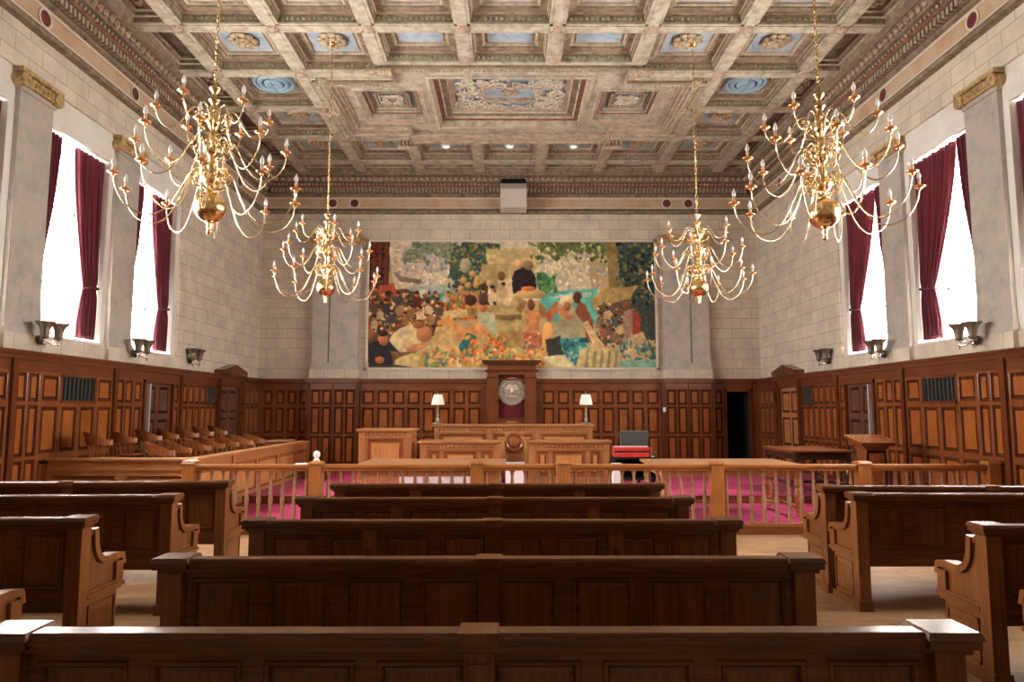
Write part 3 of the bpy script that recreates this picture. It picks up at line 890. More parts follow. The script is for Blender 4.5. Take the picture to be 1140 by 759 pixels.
for k, y in enumerate((10.0, 12.5, 14.92)):
    for sx, nm in ((-1, 'left'), (1, 'right')):
        lb = 'pewter wall sconce with two trumpet cups, %s from the camera, %s wall' % (('nearest', 'middle', 'farthest')[k], nm)
        rz = -PI/2 if sx < 0 else PI/2
        loc = (sx*(WALLX - (.12 if k < 2 else 0)), y, 2.74 if k == 2 else 2.70)
        if sfirst: sc.location = loc; sc.rotation_euler = (0, 0, rz); sc['label'] = lb; sc['group'] = 'twin cup sconces above the panelling'; sfirst = False
        else: place_copy(sc, loc, rz, lb)

# ------------------------------------------------------------------ mural (flat painting, colours per vertex)
MX0, MX1, MZ0, MZ1 = -3.91, 4.03, 2.83, 6.35
def paint_mural():
    S = 1.5
    W, Hh = int(318*S)+1, int(139*S)+1
    img = np.zeros((Hh, W, 3)); img[:] = (168, 146, 104)
    yy, xx = np.mgrid[0:Hh, 0:W]
    X = 411+xx/S; Y = 270+yy/S
    rnd = np.random.RandomState(3)
    def noise(scale):
        gh, gw = int(Hh/scale)+3, int(W/scale)+3
        g = rnd.rand(gh, gw)
        a = yy/scale; c = xx/scale
        i0 = a.astype(int); j0 = c.astype(int); fa = a-i0; fc = c-j0
        fa = fa*fa*(3-2*fa); fc = fc*fc*(3-2*fc)
        return (g[i0, j0]*(1-fa)*(1-fc)+g[i0+1, j0]*fa*(1-fc)+g[i0, j0+1]*(1-fa)*fc+g[i0+1, j0+1]*fa*fc)
    N1, N2, N3 = noise(14), noise(6), noise(2.6)
    wob = (N1-.5)*5+(N2-.5)*2.5
    def poly(pts, c, w=1.0):
        m = np.zeros(X.shape, bool); n = len(pts)
        px, py = X+wob*.5*w, Y+wob*.4*w
        for i in range(n):
            x1, y1 = pts[i]; x2, y2 = pts[(i+1) % n]
            if y1 == y2: continue
            cond = ((y1 > py) != (y2 > py)) & (px < (x2-x1)*(py-y1)/(y2-y1)+x1)
            m ^= cond
        img[m] = np.array(c)*(0.88+.24*N2[m])[:, None]
    def ell(cx, cy, rx, ry, c, rot=0, w=.3):
        px, py = X+wob*w-cx, Y+wob*w-cy
        ca, sa = math.cos(rot), math.sin(rot)
        u = (px*ca+py*sa)/rx; v = (-px*sa+py*ca)/ry
        m = u*u+v*v < 1
        img[m] = np.array(c)*(0.82+.30*np.clip(1-(u[m]*.5+v[m]*.6+.3), 0, 1))[:, None]
    def dabs(x0, x1, y0, y1, cols, n, r0=1, r1=2.5, seed=1):
        q = np.random.RandomState(seed)
        for k in range(n):
            ell(x0+(x1-x0)*q.rand(), y0+(y1-y0)*q.rand(), r0+(r1-r0)*q.rand(), (r0+(r1-r0)*q.rand())*.8, cols[q.randint(len(cols))], q.rand()*3, 0)
    def person(cx, cy, s, shirt, skin=(176, 112, 66), hair=(50, 34, 26), lean=0):
        poly([(cx-4*s, cy+11*s), (cx-4.5*s+lean, cy+3*s), (cx-2*s+lean, cy+1*s), (cx+2*s+lean, cy+1*s), (cx+4.5*s+lean, cy+3*s), (cx+4*s, cy+11*s)], shirt, .3)
        ell(cx+lean*1.3, cy-1.5*s, 2.1*s, 2.7*s, skin, 0, .1)
        ell(cx+lean*1.3, cy-3*s, 2.2*s, 1.6*s, hair, 0, .1)
    # distance, harbour, water
    poly([(430, 268), (650, 268), (660, 330), (470, 345), (440, 330)], (186, 174, 146))
    poly([(440, 275), (500, 272), (505, 300), (452, 310)], (170, 160, 150))
    dabs(440, 520, 276, 322, [(150, 145, 150), (200, 176, 140), (188, 140, 110), (120, 130, 150), (206, 192, 166)], 120, 1, 3, 4)
    dabs(600, 690, 276, 325, [(160, 150, 150), (196, 172, 142), (190, 140, 120), (135, 145, 155), (206, 192, 162)], 130, 1, 3, 5)
    poly([(436, 303), (448, 309), (470, 312), (468, 316), (446, 315)], (120, 104, 84))
    poly([(450, 320), (512, 318), (510, 342), (480, 346), (462, 336)], (150, 160, 150))
    poly([(478, 328), (494, 326), (492, 344), (480, 346)], (60, 160, 155))
    ell(472, 330, 7, 7, (160, 168, 166)); 
    poly([(600, 326), (668, 322), (664, 362), (606, 358)], (84, 164, 150))
    poly([(612, 330), (660, 326), (658, 331), (614, 334)], (150, 180, 160))
    # left uprights and palm
    poly([(411, 268), (433, 268), (432, 320), (411, 324)], (70, 52, 44))
    dabs(411, 432, 270, 322, [(40, 30, 34), (130, 50, 34), (90, 70, 56), (24, 28, 40)], 60, 1, 4, 6)
    for x in (414, 421, 428): poly([(x, 268), (x+3, 268), (x+2, 326), (x-1, 326)], (122, 52, 34), .2)
    poly([(447, 285), (462, 271), (500, 268), (512, 282), (498, 292), (486, 280), (470, 284), (458, 292)], (118, 128, 104))
    dabs(450, 512, 268, 294, [(104, 118, 96), (134, 138, 110), (86, 104, 92)], 70, 1, 4, 7)
    # fruit trees, blue-green foliage
    poly([(502, 284), (516, 270), (556, 272), (556, 306), (544, 318), (530, 326), (510, 326), (500, 306)], (64, 82, 70))
    dabs(500, 556, 272, 328, [(38, 62, 78), (86, 104, 66), (30, 52, 90), (120, 128, 84), (60, 84, 56), (150, 120, 60)], 260, 1, 2.6, 8)
    ell(518, 296, 6, 9, (150, 140, 118)); ell(518, 286, 3, 3, (96, 70, 50))
    for k, (x, y) in enumerate([(515, 313), (526, 306), (532, 312), (521, 318), (530, 318), (513, 322)]): ell(x, y, 3.6, 3.6, (176, 132, 76))
    # central pedestal blocks
    poly([(540, 278), (600, 277), (602, 300), (570, 312), (545, 300)], (176, 156, 108))
    poly([(536, 296), (566, 294), (566, 340), (532, 340)], (160, 138, 92))
    poly([(530, 330), (582, 330), (584, 372), (526, 372)], (168, 144, 94))
    poly([(536, 352), (580, 350), (580, 356), (536, 357)], (120, 98, 60))
    # friar and attendants
    poly([(570, 318), (573, 302), (582, 297), (590, 298), (596, 310), (597, 322), (584, 326), (572, 328)], (46, 34, 40))
    ell(577, 295, 4.5, 5, (196, 150, 108)); ell(588, 296, 6, 5, (126, 104, 74))
    poly([(552, 334), (553, 312), (558, 308), (568, 314), (572, 334), (566, 342)], (190, 168, 128)); ell(558, 308, 4, 5, (110, 76, 52))
    poly([(533, 340), (534, 320), (540, 314), (550, 318), (553, 340)], (70, 52, 42)); ell(544, 316, 3, 4, (182, 146, 108)); poly([(543, 320), (549, 320), (549, 340), (545, 340)], (200, 180, 146), .2)
    # palm fan
    poly([(597, 304), (606, 304), (618, 314), (621, 326), (614, 322), (608, 328), (600, 324), (597, 316)], (70, 120, 70))
    dabs(598, 620, 306, 326, [(50, 96, 60), (92, 142, 86)], 30, 1, 3, 9)
    # right trees
    poly([(586, 270), (728, 270), (728, 290), (700, 280), (684, 300), (676, 286), (664, 290), (652, 280), (630, 284), (620, 292), (606, 282)], (96, 104, 62))
    dabs(590, 680, 270, 292, [(80, 98, 58), (120, 128, 82), (60, 80, 50), (180, 168, 130)], 150, 1, 3, 10)
    poly([(676, 270), (688, 270), (689, 330), (679, 332)], (128, 110, 66), .5)
    poly([(689, 270), (729, 270), (729, 409), (705, 409), (690, 330)], (60, 72, 62))
    dabs(688, 729, 270, 345, [(36, 60, 78), (92, 100, 66), (128, 120, 76), (44, 56, 46), (60, 84, 90), (22, 32, 40)], 320, 1, 3.2, 11)
    # thatch and market crowd right
    poly([(658, 336), (676, 322), (712, 318), (702, 332), (672, 342), (662, 346)], (160, 134, 80))
    poly([(664, 342), (700, 334), (712, 380), (668, 384)], (96, 78, 56))
    dabs(664, 712, 338, 386, [(150, 110, 76), (70, 60, 60), (180, 150, 110), (120, 70, 50), (50, 80, 90), (196, 170, 130)], 170, 1, 3, 12)
    # skirted woman far right
    poly([(694, 350), (700, 344), (706, 350), (712, 372), (726, 396), (710, 404), (690, 402), (694, 372)], (150, 120, 100)); ell(698, 340, 4, 5, (122, 76, 52))
    poly([(700, 372), (716, 370), (726, 396), (714, 402), (692, 402)], (178, 152, 112))
    poly([(704, 346), (712, 352), (714, 372), (704, 374)], (150, 60, 50))
    dabs(690, 728, 380, 408, [(70, 130, 130), (60, 90, 100), (180, 150, 110), (120, 140, 90)], 90, 1, 3.5, 13)
    poly([(690, 402), (729, 400), (729, 409), (688, 409)], (110, 160, 140))
    # market left
    poly([(411, 326), (452, 322), (500, 340), (502, 372), (411, 384)], (96, 72, 50))
    poly([(422, 318), (440, 316), (442, 330), (424, 334)], (176, 78, 44))
    dabs(411, 500, 326, 372, [(60, 44, 40), (150, 100, 60), (186, 146, 96), (110, 60, 40), (70, 80, 56), (40, 36, 44), (170, 70, 44), (200, 180, 140)], 330, 1, 3.4, 14)
    for (x, y, s_, c) in ((464, 330, 1.2, (90, 40, 34)), (446, 340, 1.1, (150, 120, 80)), (430, 338, 1.1, (60, 50, 56)), (480, 350, 1.1, (150, 110, 70))): person(x, y, s_, c)
    poly([(500, 326), (532, 324), (548, 350), (500, 360)], (150, 116, 70))
    dabs(494, 530, 328, 356, [(190, 90, 40), (170, 110, 50), (90, 110, 60), (200, 140, 70), (150, 70, 40)], 90, 1.5, 3, 15)
    poly([(490, 347), (520, 345), (522, 353), (492, 356)], (190, 164, 108), .4)
    for k, (x, y) in enumerate([(418, 338), (424, 346), (436, 350), (452, 352), (468, 346), (490, 342), (417, 356), (444, 330), (458, 344), (478, 340)]):
        person(x, y, .95, [(96, 70, 58), (172, 150, 116), (70, 66, 78), (140, 96, 62), (188, 168, 132)][k % 5], lean=(-1)**k*.5)
    for k, (x, y) in enumerate([(668, 352), (676, 346), (684, 354), (672, 366), (682, 370), (690, 362)]):
        person(x, y, .9, [(120, 96, 70), (176, 150, 112), (70, 80, 90), (140, 90, 60)][k % 4], (128, 80, 54), lean=(-1)**k*.4)
    for k, (x, y, c) in enumerate([(548, 324, (196, 172, 134)), (560, 320, (182, 150, 112)), (538, 326, (84, 66, 54))]): person(x, y, 1.15, c, (182, 132, 92))
    # foreground left: bending figures, table
    poly([(434, 380), (446, 366), (462, 362), (470, 376), (476, 388), (462, 396), (444, 394)], (196, 176, 132))
    ell(473, 372, 9, 9, (170, 110, 68)); ell(466, 362, 6, 4, (146, 92, 50)); poly([(452, 386), (476, 380), (478, 386), (456, 394)], (190, 130, 84), .4)
    poly([(411, 384), (430, 376), (446, 392), (446, 409), (411, 409)], (46, 44, 52))
    ell(428, 378, 5.5, 6.5, (178, 108, 66)); ell(428, 372, 6, 3.5, (60, 34, 24)); ell(414, 372, 4, 6, (150, 94, 60))
    ell(424, 400, 5, 4, (180, 104, 60)); poly([(436, 392), (470, 390), (470, 404), (440, 408)], (120, 88, 58))
    poly([(442, 400), (480, 384), (482, 398), (466, 409), (441, 409)], (190, 166, 112))
    # big central reclining figures
    poly([(480, 392), (486, 366), (498, 360), (514, 378), (520, 386), (502, 398), (484, 398)], (190, 156, 104))
    poly([(500, 352), (516, 366), (534, 356), (530, 340), (534, 336), (542, 346), (536, 370), (524, 384), (512, 380), (498, 362), (488, 362), (488, 358)], (204, 140, 82), .5)
    ell(524, 335, 6.5, 6, (66, 44, 34)); poly([(511, 386), (520, 370), (530, 374), (526, 392), (516, 398)], (40, 110, 116))
    poly([(532, 350), (540, 346), (552, 352), (556, 374), (546, 382), (534, 366)], (160, 162, 130)); ell(538, 342, 5, 6.5, (176, 108, 62)); ell(538, 337, 5, 3.5, (70, 48, 36))
    poly([(534, 364), (538, 362), (556, 380), (560, 386), (554, 388), (540, 376)], (200, 130, 74), .3)
    # hat carrier, centre
    ell(591, 328, 17, 5.5, (178, 146, 92)); ell(588, 322, 8, 3, (196, 110, 60))
    poly([(584, 346), (600, 346), (602, 352), (600, 376), (586, 376)], (186, 122, 74), .4); ell(591, 340, 4, 6, (110, 66, 42))
    poly([(574, 344), (583, 334), (586, 338), (580, 350)], (150, 108, 66), .3); poly([(600, 336), (608, 344), (606, 356), (600, 350)], (150, 108, 66), .3)
    poly([(582, 370), (602, 372), (604, 392), (584, 390)], (170, 92, 64)); dabs(582, 606, 372, 392, [(200, 170, 120), (170, 80, 60), (70, 110, 100), (196, 120, 76)], 50, 1, 2, 16)
    # gourd, crates, fruit
    poly([(556, 370), (582, 368), (584, 386), (558, 388)], (164, 128, 76), .4); poly([(566, 392), (592, 390), (592, 402), (566, 404)], (180, 156, 100), .4)
    ell(610, 378, 7, 19, (204, 150, 86)); poly([(604, 352), (620, 336), (624, 340), (612, 360)], (176, 96, 60), .4)
    # woman in hat, bare man
    poly([(624, 350), (634, 340), (645, 346), (648, 366), (640, 386), (622, 388), (614, 372)], (150, 144, 112)); ell(631, 336, 8, 6, (196, 172, 126)); ell(632, 342, 4, 5, (150, 90, 60))
    poly([(614, 344), (622, 338), (638, 354), (634, 358)], (186, 120, 76), .3)
    poly([(640, 348), (645, 336), (652, 340), (660, 356), (660, 380), (654, 382), (650, 362)], (132, 78, 52), .5); ell(643, 332, 4.6, 7, (88, 50, 36))
    poly([(606, 378), (624, 374), (628, 396), (612, 400)], (56, 60, 56))
    # teal cloth and sack
    poly([(624, 378), (650, 376), (656, 392), (640, 406), (628, 402)], (60, 134, 130)); dabs(626, 654, 378, 404, [(40, 100, 110), (120, 160, 150), (30, 80, 96)], 40, 1.5, 4, 17)
    poly([(640, 409), (646, 392), (660, 382), (664, 374), (672, 384), (682, 392), (686, 409)], (184, 168, 116))
    poly([(648, 360), (654, 358), (672, 386), (664, 392)], (196, 166, 116), .4)
    for k in range(5): poly([(650+k*8, 409), (653+k*8, 390), (655+k*8, 390), (654+k*8, 409)], (140, 126, 84), .2)
    poly([(606, 398), (628, 394), (640, 409), (606, 409)], (196, 184, 136))
    # long table of fruit and vegetables at the bottom
    poly([(470, 392), (560, 390), (606, 398), (606, 409), (466, 409)], (176, 146, 84))
    for k in range(7): poly([(478+k*18, 394+(k % 3)*2), (493+k*18, 393+(k % 3)*2), (494+k*18, 404), (479+k*18, 405)], [(190, 160, 100), (150, 118, 70), (176, 140, 84)][k % 3], .4)
    dabs(474, 606, 389, 407, [(196, 130, 66), (190, 156, 86), (118, 130, 80), (180, 104, 62), (204, 176, 112), (88, 118, 100), (168, 96, 66), (200, 150, 92)], 170, 1.4, 4.2, 18)
    dabs(520, 566, 374, 394, [(206, 120, 54), (110, 120, 60), (210, 90, 50), (200, 150, 80)], 60, 1.5, 3.4, 19)
    poly([(411, 404), (440, 406), (470, 409), (411, 409)], (60, 60, 50))
    for _ in range(1):
        p = np.pad(img, ((1, 1), (1, 1), (0, 0)), 'edge')
        img = .4*img+.15*(p[:-2, 1:-1]+p[2:, 1:-1]+p[1:-1, :-2]+p[1:-1, 2:])
    lum = img.mean(axis=2, keepdims=True)
    img = .88*img+.12*lum
    img = .92*img+.08*np.array((176, 150, 108))
    img = 122+(img-122)*1.18
    img = np.clip(img*(1.0+.10*N3[..., None]+.12*N1[..., None]), 0, 255)/255.0
    lin_ = np.where(img < .04045, img/12.92, ((img+.055)/1.055)**2.4)
    return lin_, W, Hh
def mural():
    lin_, W, Hh = paint_mural()
    lin_ = lin_*1.0
    xs = np.linspace(MX0, MX1, W); zs = np.linspace(MZ1, MZ0, Hh)
    V = np.zeros((Hh, W, 3)); V[..., 0] = xs[None, :]; V[..., 2] = zs[:, None]; V[..., 1] = YB-.045
    idx = np.arange(W*Hh).reshape(Hh, W)
    q = np.stack([idx[:-1, :-1], idx[1:, :-1], idx[1:, 1:], idx[:-1, 1:]], -1).reshape(-1, 4)
    me = bpy.data.meshes.new('canvas')
    me.vertices.add(W*Hh); me.vertices.foreach_set('co', V.reshape(-1))
    me.loops.add(q.size); me.loops.foreach_set('vertex_index', q.reshape(-1).astype(np.int32))
    me.polygons.add(len(q)); me.polygons.foreach_set('loop_start', np.arange(0, q.size, 4, dtype=np.int32))
    me.update(calc_edges=True)
    ca = me.color_attributes.new('paint', 'FLOAT_COLOR', 'POINT')
    c4 = np.ones((W*Hh, 4)); c4[:, :3] = lin_.reshape(-1, 3)
    ca.data.foreach_set('color', c4.reshape(-1))
    m, N, L, bs = mat_new('painted canvas')
    at = N.new('ShaderNodeAttribute'); at.attribute_name = 'paint'
    L.new(at.outputs['Color'], bs.inputs['Base Color']); bs.inputs['Roughness'].default_value = .6
    bs.inputs['Specular IOR Level'].default_value = .25
    me.materials.append(m)
    t = empty('mural', 'wide painted mural of a harvest market, in a thin cream frame on the back wall', 'mural', (0, YB, MZ0))
    o = bpy.data.objects.new('canvas', me); COL.objects.link(o); o.parent = t; o.location = (0, -YB, -MZ0)
    b = MB(XB)
    b.box(MX0, MX1, 0, .04, MZ0, MZ1)
    b.build('backing_board', 'cream', t).location = (0, -YB, -MZ0)
    b = MB(XB)
    for q_ in ((MX0-.07, MX1+.07, MZ1, MZ1+.07), (MX0-.07, MX1+.07, MZ0-.07, MZ0), (MX0-.07, MX0, MZ0-.07, MZ1+.07), (MX1, MX1+.07, MZ0-.07, MZ1+.07)):
        b.box(q_[0], q_[1], 0, .06, q_[2], q_[3])
    b.build('frame', 'cream', t).location = (0, -YB, -MZ0)
mural()

# projector screen housing under the cornice
t = empty('screen_housing', 'off-white box mounted under the cornice above the mural', 'projection box', (.1, YB-.6, 7.15))
b = MB(); b.prism([(-.10, 0), (.45, 0), (.45, .72), (.06, .72), (-.10, .52)], 'x', -.36, .36); b.build('housing', 'white_warm', t, bevel=.01)
b = MB(); b.box(-.34, .34, .08, .5, .72, .86); b.build('mounting_bracket', 'black', t)

# ------------------------------------------------------------------ carpeted court floor
b = MB()
CZ1, CZ2, CYs = .10, .22, 12.0
b.box(-6.84, 6.84, 9.86, CYs, .0, CZ1); b.box(-6.84, 6.84, CYs+.02, 18.88, .0, CZ2)
struct(b.build('floor_court', 'carpet'), 'raised floor with magenta red carpet behind the bar', 'carpet')
b = MB(); b.box(-6.84, 6.84, CYs-.03, CYs+.02, CZ1, CZ2+.005); b.box(-6.84, 6.84, 9.60, 9.86, 0, .09); b.box(-6.84, 6.84, 9.57, 9.62, 0, .11)
trim(b, ['pan_x'], 'wooden kerb and step edge of the carpeted court floor', 'step')

# ------------------------------------------------------------------ bar rail with turned balusters
RY, RZ0, RZ1 = 9.74, .09, .93
bal = [(.022, 0), (.03, .0), (.03, .03), (.02, .05), (.026, .08), (.018, .11), (.027, .16), (.019, .20), (.026, .23), (.018, .26), (.03, .34), (.026, .38),
       (.016, .41), (.027, .44), (.016, .47), (.024, .50), (.014, .53), (.022, .58), (.015, .66), (.024, .70), (.02, .715), (.03, .73), (.03, .75)]
def rail_section(x0, x1, posts, label, nm='balustrade', kerb=True, small_gap=0):
    t = empty(nm, label, 'railing', ((x0+x1)/2, RY, RZ0), group='sections of the bar rail')
    cx = (x0+x1)/2
    b = MB()
    b.box(x0-cx, x1-cx, -.075, .075, RZ1-RZ0-.045, RZ1-RZ0); b.box(x0-cx, x1-cx, -.055, .055, RZ1-RZ0-.085, RZ1-RZ0-.045)
    b.build('handrail', 'rail_x', t, bevel=.008)
    b = MB(); b.box(x0-cx, x1-cx, -.05, .05, 0, .035); b.build('bottom_rail', 'rail_x', t)
    a0 = x0+(.13 if x0 in posts else .06); a1 = x1-(.13 if x1 in posts else .06)
    n = max(2, round((a1-a0)/.168)); base = None
    for i in range(n+1):
        x = a0+(a1-a0)*i/n
        if base is None:
            b = MB(); b.lathe([(r_*1.15, z_) for r_, z_ in bal], (0, 0, 0), 10); base = b.build('baluster', 'bal', t, smooth=True); o = base
        else: o = base.copy(); COL.objects.link(o); o.parent = t
        o.location = (x-cx, 0, .012)
    for x in posts:
        b = MB(); h = .085
        b.box(x-cx-h, x-cx+h, -h, h, 0, RZ1-RZ0+.01)
        b.box(x-cx-h-.02, x-cx+h+.02, -h-.02, h+.02, 0, .10)
        b.taper(x-cx-h-.02, x-cx+h+.02, -h-.02, h+.02, RZ1-RZ0+.01, RZ1-RZ0+.045, .03, .03)
        b.build('newel_post', 'rail_z', t, bevel=.006)
    return t
rail_section(-4.44, -2.69, [-4.44, -2.69], 'oak bar rail section in front of the jury box')
rail_section(-2.58, -.57, [], 'oak bar rail section left of the gate')
rail_section(-.46, .64, [-.46, .74], 'low oak gate in the middle of the bar rail', 'gate')
rail_section(.85, 2.77, [], 'oak bar rail section right of the gate')
rail_section(2.88, 4.81, [2.88], 'oak bar rail section in front of the dark table')
rail_section(4.92, 6.74, [4.92, 6.72], 'oak bar rail section ending at the right wall')
# small white ornament and papers on the post
b = MB(); b.lathe([(.04, 0), (.045, .02), (.02, .035), (.045, .07), (.05, .10), (.035, .13), (.001, .145)], (-2.69, RY, RZ1+.045), 12)
tag(b.build('white_finial', 'white', smooth=True, loc=(-2.69, RY, RZ1+.045)), 'small white knob standing on the rail post beside the jury box', 'ornament')
b = MB(); b.box(-2.98, -2.82, RY-.07, RY+.08, RZ1+.001, RZ1+.014); tag(b.build('paper_sheets', 'paper', loc=(-2.9, RY, RZ1)), 'white papers lying on the bar rail left of the white knob', 'paper')
b = MB(); b.box(-4.52, -4.36, RY-.08, RY+.08, RZ1+.046, RZ1+.058); tag(b.build('paper_sheets', 'paper', loc=(-4.44, RY, RZ1)), 'white paper lying on the corner post next to the jury box', 'paper')

# ------------------------------------------------------------------ pews
PL, PH = 3.16, .98     # length, height
def pew_template():
    t = empty('pew', 'x', 'pew', (0, 0, 0))
    hl = PL/2
    # end panels
    for s in (-1, 1):
        xo = s*hl; xi = s*(hl-.10)
        x0, x1 = min(xo, xi), max(xo, xi)
        b = MB()
        b.box(x0, x1, 0, .10, .0, PH-.05)                         # back post
        b.box(x0-.012, x1+.012, -.012, .112, 0, .085)
        ex0, ex1 = (x0+.015, x1-.03) if s > 0 else (x0+.03, x1-.015)
        poly = [(.10, .0), (.52, .0), (.52, .05), (.50, .07), (.50, .46), (.52, .62)]
        poly += [(.42, .635), (.34, .63)]
        for k in range(8):
            a = PI/2*k/7
            poly.append((.34-.18*math.sin(a), .63+.20*(1-math.cos(a))))
        poly += [(.15, .90), (.10, .90)]
        b.prism(poly, 'x', ex0, ex1)
        b.build('end_panel', 'pew_y', t, bevel=.004)
        # mouldings on the outer face and the armrest
        b = MB()
        fo = x1-.031 if s > 0 else x0+.031
        def slab(y0, y1, z0, z1, d):
            b.box(min(fo, fo+s*d), max(fo, fo+s*d), y0, y1, z0, z1)
        slab(.10, .54, .425, .455, .035); slab(.10, .53, .455, .475, .022); slab(.10, .53, .405, .425, .018)
        for (y0, y1, z0, z1) in ((.15, .47, .09, .105), (.15, .47, .355, .37), (.15, .165, .09, .37), (.455, .47, .09, .37)): slab(y0, y1, z0, z1, .012)
        slab(.10, .53, 0, .06, .02)
        slab(.17, .45, .14, .32, .006)
        b.build('moulding', 'pew_y', t)
        b = MB()
        ax0, ax1 = min(fo-s*.065, fo+s*.024), max(fo-s*.065, fo+s*.024)
        path = [(.53, .60), (.53, .645), (.45, .655), (.34, .652)]
        for k in range(1, 8):
            a = PI/2*k/7
            path.append((.34-.165*math.sin(a), .652+.185*(1-math.cos(a))))
        path += [(.165, .91)]
        inner = [(p[0]-.008, p[1]-.03) for p in path]
        outer = []
        for i, p in enumerate(inner):
            q0 = inner[max(i-1, 0)]; q1 = inner[min(i+1, len(inner)-1)]
            d = Vector((q1[0]-q0[0], q1[1]-q0[1])).normalized()
            outer.append((p[0]+d.y*.046, p[1]-d.x*.046))
        for i in range(len(inner)-1):
            b.prism([inner[i], inner[i+1], outer[i+1], outer[i]], 'x', ax0, ax1)
        b.box(ax0, ax1, .445, .535, .475, .60)
        b.blob(((ax0+ax1)/2, .145, .86), (ax1-ax0)/2, .03, .035, 8, 5)
        b.build('armrest', 'pew_y', t)
        # cap
        b = MB(); b.box(x0-.035, x1+.035, -.035, .12, PH-.05, PH-.02); b.taper(x0-.045, x1+.045, -.045, .13, PH-.02, PH+.005, .012, .012)
        b.box(x0-.015, x1+.015, -.018, .11, PH-.07, PH-.05)
        b.build('post_cap', 'pew_x', t, bevel=.004)
    # back: frame and recessed panels, eight bays with a narrow post in the middle
    b = MB()
    n = 8; e = lin(-hl+.10, hl-.10, n)
    ZLO, ZP0, ZP1, ZHI = .36, .52, .87, .94
    yb = .035
    def xfb(a, nn, c): return (a, yb-nn, c)
    def xff(a, nn, c): return (a, yb+.025+nn, c)
    for sgn, xf in ((0, xfb), (1, xff)):
        b.xf = xf
        for i in range(n):
            b.rings(e[i], e[i+1], ZP0-.045, ZP1+.045, [(0, .0), (.034, .0), (.040, .007), (.052, .005), (.062, -.014), (.075, -.016)], [0]*5+[1])
        b.box(e[0], e[-1], -.012, .0, ZLO, ZP0-.045, 0); b.box(e[0], e[-1], -.012, .0, ZP1+.045-.0, ZHI, 0)
        b.xf = None
    b.box(e[0], e[-1], yb+.0, yb+.02, ZLO, ZP0-.045, 0)
    b.build('back_panel', ['pew_x', 'pew_z'], t)
    b = MB(); b.box(e[0], e[-1], -.008, .06, PH-.065, PH-.04); b.box(e[0], e[-1], -.02, .07, PH-.04, PH-.012); b.taper(e[0], e[-1], -.02, .07, PH-.012, PH, 0, .01)
    b.build('top_rail', 'pew_x', t, bevel=.004)
    b = MB(); b.box(-.05, .05, .0, .095, 0, PH-.06); b.box(-.065, .065, -.03, .09, PH-.045, PH+.004); b.box(-.035, .035, -.008, 0, .45, PH-.1); b.build('centre_post', 'pew_z', t, bevel=.004)
    b = MB(); b.box(e[0]-.02, e[-1]+.02, .075, .52, .40, .435); b.box(e[0]-.02, e[-1]+.02, .47, .49, .32, .40); b.build('seat', 'pew_x', t, bevel=.006)
    return t
def quarter_posts(t):
    for x in (-.8, .8):
        b = MB(); b.box(x-.05, x+.05, .012, .035, .40, PH-.065); b.build('stile_post', 'pew_y', t, bevel=.003)
        b = MB(); b.box(x-.02, x+.02, .0, .013, .74, .80); b.build('peg', 'pew_z', t)
    for x in (0,):
        b = MB(); b.box(x-.018, x+.018, -.022, .0, .76, .82); b.build('peg', 'pew_z', t)
pew = pew_template()
pew.location = (-.10, 2.32, 0); pew['label'] = 'dark oak pew nearest the camera, filling the bottom edge'
pew['group'] = 'oak pews'
place_copy(pew, (-.10, 3.43, 0), 0, 'dark oak pew, second of the middle block counted from the camera')
p3 = place_copy(pew, (-.11, 4.57, 0), 0, 'dark oak pew, third of the middle block counted from the camera'); quarter_posts(p3)
place_copy(p3, (-.12, 5.71, 0), 0, 'dark oak pew, fourth of the middle block counted from the camera')
place_copy(p3, (-.12, 6.80, -.005), 0, 'dark oak pew, front row of the middle block, nearest the bar rail')
for y, nm in ((3.62, 'only its armrest showing at the left edge'), (4.68, 'nearest with its whole end in view'), (5.90, 'middle one of the three with visible backs'), (7.0, 'front row, nearest the jury box')):
    place_copy(pew, (-2.83-PL/2, y, 0), 0, 'oak pew of the left block, '+nm)
for y, nm in ((3.58, 'only its armrest showing at the right edge'), (4.38, 'large end panel beside the near pews'), (6.0, 'second from the bar rail, floor showing beneath'), (6.58, 'front row, pushed close against the pew behind')):
    place_copy(pew, (2.96+PL/2, y, 0), 0, 'oak pew of the right block, '+nm)

